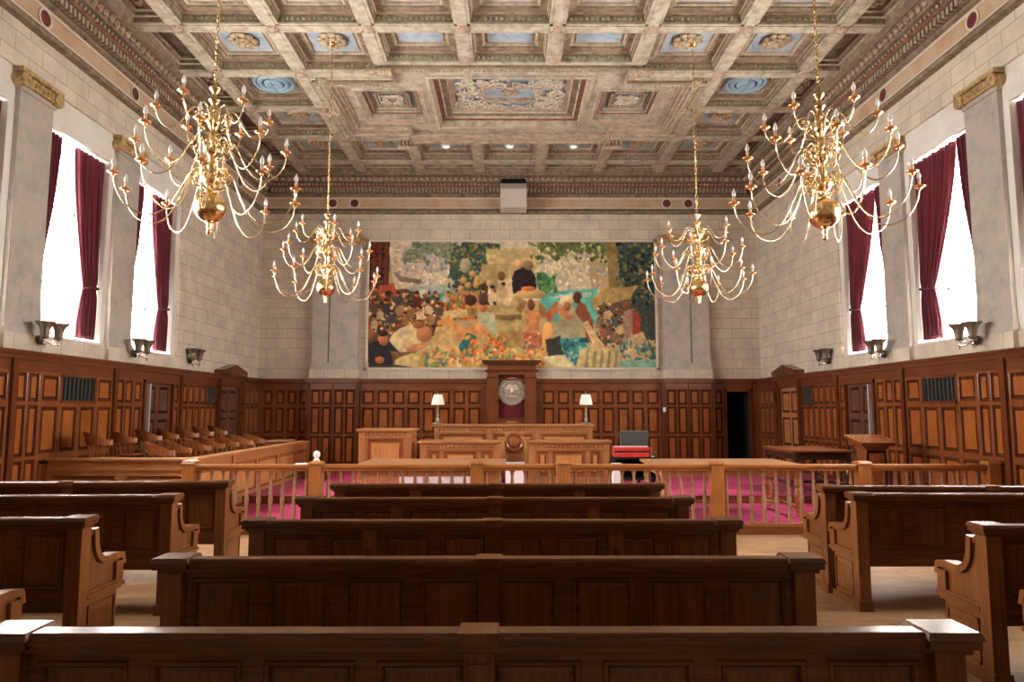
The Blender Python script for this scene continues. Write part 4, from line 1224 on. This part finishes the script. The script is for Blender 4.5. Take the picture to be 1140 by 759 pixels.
# ------------------------------------------------------------------ desks of the court (panelled fronts)
def desk(name, label, cat, x0, x1, y0, y1, z0, z1, fronts, side_mat='bench_z', frieze=.12, grp=None, seal=None):
    cx = (x0+x1)/2
    t = empty(name, label, cat, (cx, y0, z0), group=grp)
    X0, X1, D, Hh = x0-cx, x1-cx, y1-y0, z1-z0
    b = MB()
    b.box(X0+.02, X1-.02, .045, D, 0, Hh-.04)
    b.box(X0, X1, .0, D, 0, .10)
    b.build('body', side_mat, t)
    xf = lambda a, n, c: (a, .045-n, c)
    b = MB(xf)
    fr = Hh-.05-frieze
    e = X0+.02; total = sum(fronts); Wd = X1-X0-.04
    for k, f_ in enumerate(fronts):
        e1 = e+Wd*f_/total
        if f_ < .8:      # pilaster strip
            b.box(e, e1, 0, .04, .1, Hh-.05)
        else:
            b.rings(e, e1, .1, fr, [(0, .02), (.04, .02), (.05, .03), (.06, .028), (.075, .002), (.09, .002), (.12, .016)], [0, 2, 2, 2, 2, 2, 1])
            b.box(e, e1, 0, .022, fr, Hh-.05)
        e = e1
    b.build('front_panelling', ['bench_z', 'bench_field', 'chair_w'], t)
    # carved band of interlaced scrolls
    b = MB()
    n = int(Wd/.075)
    for k in range(n):
        x = X0+.05+(Wd-.06)*k/(n-1)
        b.blob((x, .012, fr+frieze*.5+.010*(-1)**k), .030, .022, frieze*.26, 6, 4)
    b.box(X0+.02, X1-.02, .0, .03, fr-.012, fr+.006)
    b.build('carved_band', 'bench_x', t)
    b = MB(); b.box(X0+.01, X1-.01, -.004, .03, Hh-.062, Hh-.05); b.box(X0+.01, X1-.01, -.002, .028, fr-.02, fr-.012); b.build('dark_moulding', 'chair_w', t)
    b = MB(); b.box(X0-.02, X1+.02, -.03, D+.01, Hh-.05, Hh-.02); b.taper(X0-.035, X1+.035, -.045, D+.02, Hh-.02, Hh, .006, .006)
    b.build('top', 'bench_x', t, bevel=.004)
    if seal is not None:
        b = MB()
        b.lathe([(.001, -.05), (.08, -.05), (.10, -.035), (.16, -.03), (.17, -.055), (.20, -.06), (.215, -.03), (.215, .02)], (seal-cx, 0, seal_z-z0), 28, 0, 'y')
        b.build('carved_roundel', 'chair_w', t, smooth=True)
    return t
seal_z = 1.03
desk('judge_bench', 'long raised oak judge bench with carved frieze and round carved seal', 'judge bench', -1.67, 1.83, 15.2, 15.9, CZ2, 1.36, [.3, 4, .4, 3.4, .4, 4, .3], seal=None)
# centre front of the bench carrying the carved roundel
t = empty('bench_front_panel', 'oak centre panel with round carved seal below the judge bench', 'carved panel', (.095, 14.30, CZ2))
b = MB(); b.box(-.19, .19, 0, .40, 0, .98); b.box(-.20, .20, -.015, .41, .95, 1.0); b.build('body', 'bench_x', t)
b = MB(); b.lathe([(.001, -.05), (.07, -.05), (.10, -.03), (.15, -.025), (.165, -.06), (.19, -.065), (.205, -.03), (.205, 0)], (0, 0, .80), 28, 0, 'y'); b.build('carved_roundel', 'chair_w', t, smooth=True)
b = MB()
for k in range(10):
    a = 2*PI*k/10; b.blob((.08*math.cos(a), -.045, .80+.08*math.sin(a)), .02, .015, .02, 6, 4)
for s in (-1, 1):
    for k in range(4): b.blob((s*(.10+.025*k), -.01, .68-.01*k), .03, .015, .05-.008*k, 6, 4)
b.build('carved_leaves', 'bench_z', t)
desk('clerk_desk', 'panelled oak clerk desk left of the carved roundel', 'desk', -1.82, -.165, 14.0, 14.6, CZ2, 1.06, [.4, 1, 2.4, 1, .4], grp='clerk desks below the bench')
desk('clerk_desk', 'panelled oak clerk desk right of the carved roundel', 'desk', .355, 2.02, 14.0, 14.6, CZ2, 1.06, [.4, 1, 2.4, 1, .4], grp='clerk desks below the bench')
desk('witness_stand', 'square oak witness stand standing left of the judge bench', 'witness stand', -3.10, -1.98, 14.2, 15.0, CZ2, 1.29, [.5, 3, .5], side_mat='bench_z')

# high back with the great seal behind the bench
t = empty('judge_surround', 'tall oak surround with dark red panel behind the judge bench', 'bench surround', (.05, YB-.025, CZ2))
b = MB(lambda s, n, z: (s, -n, z-CZ2))
b.box(-.66, -.36, 0, .26, CZ2, 2.72, 0); b.box(.36, .66, 0, .26, CZ2, 2.72, 0)
b.box(-.60, -.42, .26, .28, CZ2+.9, 2.60, 0); b.box(.42, .60, .26, .28, CZ2+.9, 2.60, 0)
b.box(-.36, .36, 0, .2, CZ2, 1.44, 0); b.box(-.36, .36, 0, .24, 2.62, 2.72, 0)
b.box(-.72, .72, .0, .30, 2.70, 2.755, 1); b.box(-.66, .66, .07, .27, 2.755, 2.90, 0); b.box(-.74, .74, .07, .34, 2.90, 2.95, 1); b.box(-.80, .80, .07, .40, 2.95, 3.01, 1)
b.box(-.69, -.33, 0, .29, 2.52, 2.56, 1); b.box(.33, .69, 0, .29, 2.52, 2.56, 1)
b.build('surround', ['pan_x', 'pan_dark'], t, bevel=.004)
b = MB(lambda s, n, z: (s, -n, z-CZ2)); b.box(-.36, .36, .0, .10, 1.44, 2.62); b.build('red_panel', 'velvet_red', t)['label'] = 'dark red velvet panel'
b = MB(lambda s, n, z: (s, -n, z-CZ2)); b.box(-.14, .14, .20, .215, 1.32, 1.37); b.build('name_plate', 'gold', t)['label'] = 'small brass plate'
# round seal
t = empty('seal_medallion', 'large round bronze seal with an eagle on the dark red panel', 'seal', (.06, YB-.126, 2.17))
b = MB(); b.lathe([(.001, -.03), (.23, -.03), (.245, -.045), (.26, -.03), (.335, -.03), (.35, -.055), (.375, -.05), (.38, -.02), (.38, 0)], (0, 0, 0), 48, 0, 'y'); b.build('disc', 'seal', t, smooth=False)
b = MB()
b.blob((0, -.04, .01), .035, .02, .07, 8, 6)                                   # body
b.blob((-.012, -.045, .085), .02, .018, .022, 8, 5); b.blob((-.036, -.045, .083), .012, .01, .007, 6, 4)   # head, beak
b.prism([(-.035, -.02), (.035, -.02), (.03, -.065), (0, -.085), (-.03, -.065)], 'y', -.065, -.04)      # shield
for s in (-1, 1):
    for k in range(6):                                                          # wing feathers
        a = PI/2*(-.15+.23*k)
        b.tube([(s*.03, -.04, .04), (s*(.03+.075*math.cos(a)), -.045, .04+.075*math.sin(a)), (s*(.03+.13*math.cos(a)), -.04, .03+.12*math.sin(a)-.02)], [.014, .016, .006], 6)
    b.tube([(s*.02, -.04, -.08), (s*.05, -.045, -.11), (s*.10, -.045, -.12)], .01, 6)
    for k in range(5): b.blob((s*(.09+.018*k), -.045, -.12+.012*k*(1 if s < 0 else -.5)), .014, .01, .008, 5, 3)
for k in range(-2, 3): b.tube([(k*.016, -.04, -.08), (k*.022, -.04, -.14)], .008, 5)
b.v = [(x*1.45, y, z*1.45+.02) for x, y, z in b.v]
b.build('eagle_relief', 'seal_hi', t, smooth=True)
b = MB()
b.lathe([(.045, -.03), (.055, -.045), (.065, -.03)], (0, 0, .18), 20, 0, 'y', caps=False)
for k in range(13):
    a = 2*PI*k/13; r = .03*(k % 3)/2
    b.blob((r*math.cos(a*3), -.036, .18+r*math.sin(a*3)), .006, .006, .006, 5, 3)
for k in range(52):                                                             # ring of raised characters
    a = 2*PI*k/52
    if k in (0, 25, 26, 27): continue
    b.box(.29*math.sin(a)-.009, .29*math.sin(a)+.009, -.042, -.03, .29*math.cos(a)-.018, .29*math.cos(a)+.018)
b.build('ring_ornament', 'seal_hi', t)

# bench lamps
lp = empty('bench_lamp', 'x', 'table lamp', (0, 0, 0))
b = MB(); b.lathe([(.001, 0), (.115, 0), (.12, .02), (.09, .04), (.05, .05), (.03, .08), (.045, .11), (.025, .14), (.02, .18), (.035, .20), (.018, .23), (.015, .40), (.03, .42), (.012, .45), (.012, .48)], (0, 0, 0), 18); b.build('base', 'pewter', lp, smooth=True)
b = MB()
pts0 = []
for (r, z) in ((.145, .43), (.14, .47), (.115, .58), (.09, .66)):
    pts0.append([b.av((r*(1+.035*math.cos(10*a))*math.cos(a), r*(1+.035*math.cos(10*a))*math.sin(a), z)) for a in [2*PI*k/60 for k in range(60)]])
for A, B in zip(pts0, pts0[1:]):
    for k in range(60): b.af((A[k], A[(k+1) % 60], B[(k+1) % 60], B[k]))
b.build('lamp_shade', 'shade', lp, smooth=True)
b = MB(); b.blob((0, 0, .69), .012, .012, .02, 8, 5); b.build('finial', 'pewter', lp)
lp.location = (-1.60, 15.45, 1.36); lp['label'] = 'table lamp with pale shade on the left end of the judge bench'; lp['group'] = 'bench lamps'
place_copy(lp, (1.70, 15.45, 1.36), 0, 'table lamp with pale shade on the right end of the judge bench')
# light switch
b = MB(XB); b.box(4.13, 4.21, .326, .336, 1.62, 1.74); b.box(4.16, 4.18, .336, .345, 1.66, 1.70)
tag(b.build('light_switch', 'white', loc=(4.17, YB-.33, 1.68)), 'small white switch plate on the dark post right of the mural', 'light switch')

# ------------------------------------------------------------------ counsel tables
def table(name, label, x0, x1, y0, y1, z0, z1, top, leg, over=.10, grp=None):
    cx, cy = (x0+x1)/2, (y0+y1)/2
    t = empty(name, label, 'table', (cx, cy, z0), group=grp)
    hx, hy, h = (x1-x0)/2, (y1-y0)/2, z1-z0
    b = MB(); b.box(-hx, hx, -hy, hy, h-.04, h); b.box(-hx+.02, hx-.02, -hy+.02, hy-.02, h-.055, h-.04); b.build('tabletop', top, t, bevel=.008)
    b = MB()
    ax, ay = hx-over, hy-over
    for q in ((-ax, ax, -ay, -ay+.03), (-ax, ax, ay-.03, ay), (-ax, -ax+.03, -ay, ay), (ax-.03, ax, -ay, ay)): b.box(*q, h-.17, h-.055)
    b.build('apron', leg, t)
    for sx in (-1, 1):
        for sy in (-1, 1):
            b = MB(); x, y = sx*(ax-.03), sy*(ay-.03)
            b.box(x-.045, x+.045, y-.045, y+.045, h-.20, h-.055)
            b.lathe([(.03, 0), (.038, .02), (.025, .06), (.04, .20), (.045, .34), (.028, .42), (.045, .46), (.035, h-.2)], (x, y, 0), 12)
            b.build('leg', leg, t)
    b = MB(); b.box(-ax+.03, -ax+.07, -ay, ay, .12, .17); b.box(ax-.07, ax-.03, -ay, ay, .12, .17); b.box(-ax+.05, ax-.05, -.02, .02, .12, .17); b.build('stretcher', leg, t)
    return t
table('counsel_table', 'long light oak table behind the bar rail, left of the gate', -2.32, -.06, 10.35, 11.75, CZ1, .865, 'table_x', 'bench_z', grp='counsel tables')
table('counsel_table', 'long light oak table behind the bar rail, right of the gate', 2.18, 4.43, 10.35, 11.75, CZ1, .865, 'table_x', 'bench_z', grp='counsel tables')
table('side_table', 'dark wooden table near the right wall beside the lectern', 4.95, 6.0, 12.15, 13.65, CZ2, .98, 'pan_x', 'dark_w', .05)
# lectern
t = empty('lectern', 'oak lectern with slanted top in front of the right wall door', 'lectern', (5.95, 11.45, CZ1))
b = MB(); b.box(-.17, .17, -.15, .15, .05, 1.0); b.box(-.22, .22, -.2, .2, 0, .06); b.box(-.2, .2, -.17, .17, .95, 1.0)
b.build('pedestal', 'pan_x', t, bevel=.006)
b = MB(); b.prism([(-.24, 1.0), (.24, 1.0), (.24, 1.14), (-.24, 1.04)], 'x', -.27, .27); b.build('reading_desk', 'pan_x', t, bevel=.006)
b = MB(); b.prism([(-.27, 1.042), (.27, 1.152), (.27, 1.172), (-.27, 1.062)], 'x', -.31, .31); b.build('top_board', 'chair_w', t, bevel=.004)
b = MB(); b.rings(0, 0, 0, 0, [(0, 0)], [0]) if False else None
b.xf = lambda a, n, c: (a, -.15-n, c)
b.rings(-.15, .15, .1, .92, [(0, 0), (.03, .0), (.035, .012), (.045, .01), (.055, .002), (.075, .012)], [0]*6); b.build('front_panel', 'pan_field', t)

# small things among the tables
def carton(x, y, z, sx, sy, h, label, grp=None, lid='grey', rz=0):
    t = empty('storage_box', label, 'box', (x, y, z), rz, grp)
    b = MB(); b.taper(-sx/2, sx/2, -sy/2, sy/2, 0, h-.05, -.005, -.005); b.build('carton', 'paper', t)
    b = MB(); b.box(-sx/2-.012, sx/2+.012, -sy/2-.012, sy/2+.012, h-.06, h); b.build('lid', lid, t)
carton(-1.74, 12.5, CZ2, .40, .34, .36, 'white storage box under the left table, leftmost of three', 'boxes behind the left table', 'paper')
carton(-1.27, 12.5, CZ2, .40, .34, .36, 'white storage box under the left table, middle of three', 'boxes behind the left table', 'paper', .05)
carton(-.82, 12.5, CZ2, .36, .34, .36, 'white storage box under the left table, rightmost of three', 'boxes behind the left table', 'paper', -.04)
carton(.10, 13.7, CZ2, .36, .36, .43, 'white box with grey lid standing between the clerk desks')
carton(1.93, 12.6, CZ2, .15, .25, .50, 'narrow white box at the left of the black cart')
t = empty('book_cart', 'black cart holding the row of red books right of the clerk desks', 'cart', (2.38, 13.3, CZ2))
b = MB(); b.box(-.42, .42, -.24, .24, .54, .58); b.box(-.42, .42, -.24, .24, .16, .19); b.box(-.42, -.38, -.24, .24, .06, .54); b.box(.38, .42, -.24, .24, .06, .54); b.box(-.4, .4, .2, .24, .19, .54); b.build('shelves', 'black', t)
for sx in (-1, 1):
    for sy in (-1, 1):
        b = MB(); b.lathe([(.001, -.015), (.03, -.015), (.03, .015), (.001, .015)], (sx*.36, sy*.18, .03), 12, 0, 'x'); b.box(sx*.36-.01, sx*.36+.01, sy*.18-.01, sy*.18+.01, .03, .16); b.build('caster', 'black', t)
bk = empty('law_book', 'x', 'book', (0, 0, 0))
b = MB(); b.box(-.026, .026, -.12, .12, 0, .19); b.build('cover', 'book_red', bk, bevel=.003)
b = MB(); b.box(-.0262, .0262, -.1215, -.119, .085, .115); b.box(-.0262, .0262, -.1215, -.119, .13, .137); b.build('spine_label', 'black', bk)
b = MB(); b.box(-.021, .021, -.112, .122, .005, .1915); b.build('pages', 'paper', bk)
NB = 12
for k in range(NB):
    o = bk if k == 0 else copy_tree(bk)
    o.location = (1.99+.0545*k, 13.2, CZ2+.58)
    o['label'] = 'red law book with black spine label, one of the identical row on the black cart' if 0 < k < NB-1 else ('red law book at the left end of the row on the black cart' if k == 0 else 'red law book at the right end of the row on the black cart')
    o['group'] = 'red books on the black cart'
t = empty('book_end', 'pale grey bookend closing the row of red books', 'bookend', (2.665, 13.2, CZ2+.58))
b = MB(); b.box(0, .006, -.08, .08, 0, .17); b.build('plate', 'paper', t)
b = MB(); b.box(0, .06, -.08, .08, 0, .004); b.build('foot', 'grey', t)
# mesh-back chair behind the cart
t = empty('mesh_chair', 'office chair with dark green mesh back behind the red books', 'office chair', (2.52, 14.35, CZ2))
b = MB()
for k in range(17): b.box(-.27+k*.034-.004, -.27+k*.034+.004, -.26, -.252, .62, 1.02, 1)
for k in range(12): b.box(-.27, .27, -.262, -.25, .63+k*.035-.004, .63+k*.035+.004, 1)
b.box(-.27, .27, -.25, -.245, .62, 1.02, 0)
b.build('mesh_back', ['mesh_green', 'wire'], t)
b = MB(); b.tube([(-.28, -.25, .6), (-.28, -.25, 1.03), (.28, -.25, 1.03), (.28, -.25, .6), (-.28, -.25, .6)], .014, 6); b.build('back_frame', 'wire', t)
b = MB(); b.box(-.26, .26, -.24, .26, .44, .52); b.build('seat', 'black', t, bevel=.02)
b = MB(); b.lathe([(.03, .08), (.03, .44)], (0, 0, 0), 10)
b.box(-.02, .02, -.25, -.2, .40, .62)
for k in range(5):
    a = 2*PI*k/5; b.tube([(0, 0, .10), (.28*math.cos(a), .28*math.sin(a), .06)], .018, 6); b.blob((.28*math.cos(a), .28*math.sin(a), .03), .03, .03, .03, 8, 5)
b.build('base', 'black', t)

# ------------------------------------------------------------------ jury box and chairs
JX, JY0, JY1, JZ = -4.60, 10.25, 15.75, .98
t = empty('jury_box', 'oak panelled jury box wall along the left side', 'jury box', (JX, JY0, CZ1))
o_ = lambda x, y, z: (x-JX, y-JY0, z-CZ1)
b = MB(lambda x, y, z: o_(x, y, z))
b.box(JX-.10, JX, JY0+.0, JY1, CZ1, JZ-.04); b.build('side_wall', 'bench_y', t)
b = MB(lambda x, y, z: o_(x, y, z)); b.box(-6.75, JX-.1, JY0, JY0+.10, CZ1, JZ-.04); b.build('front_wall', 'bench_x', t)
b = MB(lambda a, n, c: o_(JX+n, a, c))
ed = [JY0, 11.55, 14.9, JY1]
cells(b, lin(ed[0], ed[1], 1), [CZ1+.12, .86], -.005, .03, .07)
cells(b, lin(ed[1], ed[2], 3), [CZ1+.12, .86], -.005, .03, .07)
cells(b, lin(ed[2], ed[3], 1), [CZ1+.12, .86], -.005, .03, .07)
for y in ed[1:]: b.box(y-.06, y+.02, 0, .055, CZ1+.02, JZ-.04, 0)
b.box(JY0, JY1, 0, .045, CZ1+.02, CZ1+.13, 0); b.box(JY0, JY1, 0, .03, .86, JZ-.04, 0)
b.build('side_panelling', ['bench_z', 'bench_field', 'chair_w'], t)
b = MB(lambda a, n, c: o_(a, JY0-n, c))
cells(b, lin(-6.75, -4.6, 2), [CZ1+.12, .80], -.005, .03, .08)
b.box(-6.75, -4.6, 0, .05, .80, .83, 0); b.box(-6.75, -4.6, 0, .025, .83, JZ-.04, 0); b.box(-6.75, -4.6, 0, .045, CZ1+.02, CZ1+.13, 0)
b.build('front_panelling', ['bench_x', 'bench_field', 'chair_w'], t)
b = MB(lambda x, y, z: o_(x, y, z)); b.box(JX-.17, JX+.07, JY0-.07, JY1+.04, JZ-.04, JZ); b.box(-6.75, JX-.17, JY0-.07, JY0+.17, JZ-.04, JZ); b.build('top_ledge', 'bench_y', t, bevel=.006)
b = MB(); b.box(-6.72, JX-.11, JY0+.11, 15.6, CZ2+.001, .34); trimj = tag(b.build('jury_platform', 'pan_y', loc=(-5.7, 13, CZ2)), 'wooden platform under the front row of jury chairs', 'platform')
b = MB(); b.box(-6.74, -5.86, JY0+.11, 15.6, .341, .50); tag(b.build('jury_riser', 'pan_y', loc=(-6.3, 13, .34)), 'raised step under the back row of jury chairs', 'platform')
# captain chair
jc = empty('jury_chair', 'x', 'chair', (0, 0, 0))
b = MB()     # seat faces +x locally
b.lathe([(.001, .43), (.20, .43), (.225, .445), (.225, .465), (.20, .475), (.001, .462)], (0, 0, 0), 20); b.build('seat', 'chair_w', jc, smooth=False)
b = MB(); R1 = .225
A = []; NA = 22
for i in range(NA+1):
    a = PI*(.40+1.20*i/NA)
    hgt = .735+.125*max(0, math.cos(a-PI))**1.0
    low = .655+.005*max(0, math.cos(a-PI))
    lean = .06*max(0, math.cos(a-PI))
    A.append([b.av((((R1+q[0])+lean*q[1])*math.cos(a), ((R1+q[0])+lean*q[1])*math.sin(a), low+(hgt-low)*q[1])) for q in ((-.018, 0), (.018, 0), (.014, 1), (-.014, 1))])
for P_, Q_ in zip(A, A[1:]):
    for k in range(4): b.af((P_[k], P_[(k+1) % 4], Q_[(k+1) % 4], Q_[k]))
b.af(A[0][::-1]); b.af(A[-1])
b.build('backrest', 'chair_w', jc, smooth=False)
for i in range(9):
    a = PI*(.45+1.10*i/8)
    b = MB(); b.tube([(.19*math.cos(a), .19*math.sin(a), .46), (R1*math.cos(a), R1*math.sin(a), .67)], .010, 6)
    b.build('spindle', 'chair_w', jc)
b = MB(); b.lathe([(.03, .06), (.03, .30), (.05, .32), (.09, .42), (.09, .43)], (0, 0, 0), 12); b.build('pedestal', 'steel', jc)
for k in range(4):
    a = PI/4+k*PI/2
    b = MB(); b.tube([(0, 0, .12), (.15*math.cos(a), .15*math.sin(a), .08), (.26*math.cos(a), .26*math.sin(a), .018)], [.024, .022, .016], 8); b.build('leg', 'chair_w', jc)
ordn = ['first', 'second', 'third', 'fourth', 'fifth', 'sixth', 'seventh']
jf = True
for row, (x, y0, z) in enumerate(((-6.22, 10.72, .50), (-5.28, 10.72, .34))):
    for k in range(7):
        lb = 'curved-back wooden jury chair, %s row, %s from the camera' % (('back', 'front')[row], ordn[k])
        rz = .55+.35*random.random()
        loc = (x, y0+(.72, .64)[row]*k, z)
        if jf: jc.location = loc; jc.rotation_euler = (0, 0, rz); jc['label'] = lb; jc['group'] = 'jury chairs'; jf = False
        else: place_copy(jc, loc, rz, lb)
b = MB(); b.box(-.27, .27, -.3, .3, .645, .68); t = empty('small_desk', 'small pale wood desk at the far end of the jury box', 'desk', (-5.05, 15.3, CZ2+.121)); b.build('desktop', 'table_x', t, bevel=.005)
b = MB(); b.box(-.23, .23, -.26, .26, .52, .645); b.build('apron', 'bench_z', t)
for sx in (-1, 1):
    for sy in (-1, 1):
        b = MB(); b.box(sx*.2-.025, sx*.2+.025, sy*.23-.025, sy*.23+.025, 0, .52); b.build('leg', 'bench_z', t)

# ------------------------------------------------------------------ chandeliers
ch = empty('chandelier', 'x', 'chandelier', (0, 0, 0))       # origin at the ball centre
b = MB(); pr = [(.001, -.17)]+[(.165*math.sin(PI*k/14), -.165*math.cos(PI*k/14)) for k in range(1, 14)]+[(.04, .16)]
b.lathe(pr, (0, 0, 0), 28); b.build('ball', 'brass', ch, smooth=True)
b = MB(); b.lathe([(.001, -.30), (.02, -.285), (.03, -.26), (.012, -.235), (.035, -.215), (.02, -.19), (.05, -.165)], (0, 0, 0), 12); b.build('bottom_finial', 'brass', ch, smooth=True)
b = MB(); b.lathe([(.05, .15), (.06, .17), (.03, .20), (.07, .26), (.10, .31), (.075, .36), (.03, .40), (.05, .44), (.035, .48), (.03, .54), (.06, .58), (.095, .64), (.07, .70), (.03, .74), (.045, .80),
                   (.03, .84), (.06, .90), (.085, .95), (.06, 1.0), (.03, 1.04), (.05, 1.08), (.03, 1.13), (.055, 1.17), (.07, 1.19), (.02, 1.21), (.03, 1.27), (.06, 1.31), (.065, 1.33), (.015, 1.35), (.02, 1.40), (.001, 1.42)], (0, 0, 0), 16)
b.build('stem', 'brass', ch, smooth=True)
tiers = [
    (10, [(.08, .0, .30), (.14, 0, .38), (.23, 0, .33), (.32, 0, .12), (.44, 0, -.09), (.60, 0, -.18), (.78, 0, -.11), (.88, 0, .04), (.91, 0, .19)], .0),
    (8, [(.08, .0, .62), (.14, 0, .73), (.23, 0, .70), (.32, 0, .52), (.42, 0, .38), (.55, 0, .33), (.68, 0, .42), (.74, 0, .54), (.755, 0, .66)], .25),
    (6, [(.07, .0, .93), (.13, 0, 1.06), (.22, 0, 1.07), (.30, 0, .93), (.38, 0, .84), (.47, 0, .83), (.54, 0, .92), (.56, 0, 1.02)], .4)]
arm_o = None
for ti, (n, pth, ph) in enumerate(tiers):
    pts = smoothpath(pth, 5); m_ = len(pts)
    b = MB(); b.tube(pts, [.0095-.002*q/m_ for q in range(m_)], 7); armm = b.build('arm', 'brass_pale', ch, smooth=True)
    tip = pts[-1]
    b = MB(); b.lathe([(.012, -.03), (.02, -.02), (.012, -.005), (.045, .0), (.06, .012), (.056, .016), (.02, .008), (.022, .03), (.012, .035)], tuple(tip), 12); b.build('drip_pan', 'copper', armm, smooth=True)
    b = MB(); b.lathe([(.014, .03), (.014, .085), (.001, .086)], tuple(tip), 10); b.build('candle_sleeve', 'candle', armm)
    b = MB(); b.lathe([(.010, .085), (.021, .105), (.022, .125), (.013, .155), (.001, .185)], tuple(tip), 10); b.build('bulb', 'bulb', armm, smooth=True)
    for k in range(n):
        o = armm if k == 0 else copy_tree(armm, ch)
        o.rotation_euler = (0, 0, ph+2*PI*k/n)
    # small inner scrolls
    z0 = pth[0][2]
    sp = [(.10+.05*math.cos(q*.62)*(1-q/16)+.05, 0, z0+.05+.07*math.sin(q*.62)*(1-q/16)) for q in range(14)]
    b = MB(); b.tube(sp, [.009-.0004*q for q in range(14)], 6); b.tube([(sp[0][0], 0, sp[0][2]), (.17, 0, z0-.06), (.06, 0, z0-.10)], .007, 6)
    scm = b.build('scroll', 'brass', ch, smooth=True)
    for k in range(n):
        o = scm if k == 0 else copy_tree(scm, ch)
        o.rotation_euler = (0, 0, ph+2*PI*(k+.5)/n)
for i, (x, y, zc, lb) in enumerate(((-3.20, 7.2, 3.84, 'large three-tier brass chandelier hanging nearest on the left'), (3.36, 7.2, 3.78, 'large three-tier brass chandelier hanging nearest on the right'),
                     (-3.26, 12.09, 3.84, 'three-tier brass chandelier hanging farther back on the left, before the mural'), (3.36, 12.09, 3.84, 'three-tier brass chandelier hanging farther back on the right, before the mural'))):
    o = ch if i == 0 else copy_tree(ch)
    o.location = (x, y, zc); o['label'] = lb; o['group'] = 'brass chandeliers'
    if i: o.rotation_euler = (0, 0, .3*i)
b = MB(); Z0, Z1 = 1.40, 8.42-3.84
nl = int((Z1-Z0)/.062)
for k in range(nl):
    zc = Z0+.035+k*.0625
    pts = []
    for q in range(8):
        a = 2*PI*q/8; u, v_ = .017*math.cos(a), .040*math.sin(a)
        pts.append((u, 0, zc+v_) if k % 2 else (0, u, zc+v_))
    b.tube(pts, .0055, 4, closed=True)
chain = b.build('chain', 'brass', ch, smooth=True)
b = MB(); b.lathe([(.02, Z1-.10), (.05, Z1-.08), (.09, Z1-.03), (.10, Z1), (.10, Z1+.02)], (0, 0, 0), 16); canopy = b.build('ceiling_canopy', 'brass', ch, smooth=True)
for o in [o for o in COL.objects if o.name.startswith('chandelier') and o is not ch]:
    for part in (chain, canopy):
        c = part.copy(); COL.objects.link(c); c.parent = o
        c.location = (0, 0, 3.84-o.location.z)
bpy.context.view_layer.update()
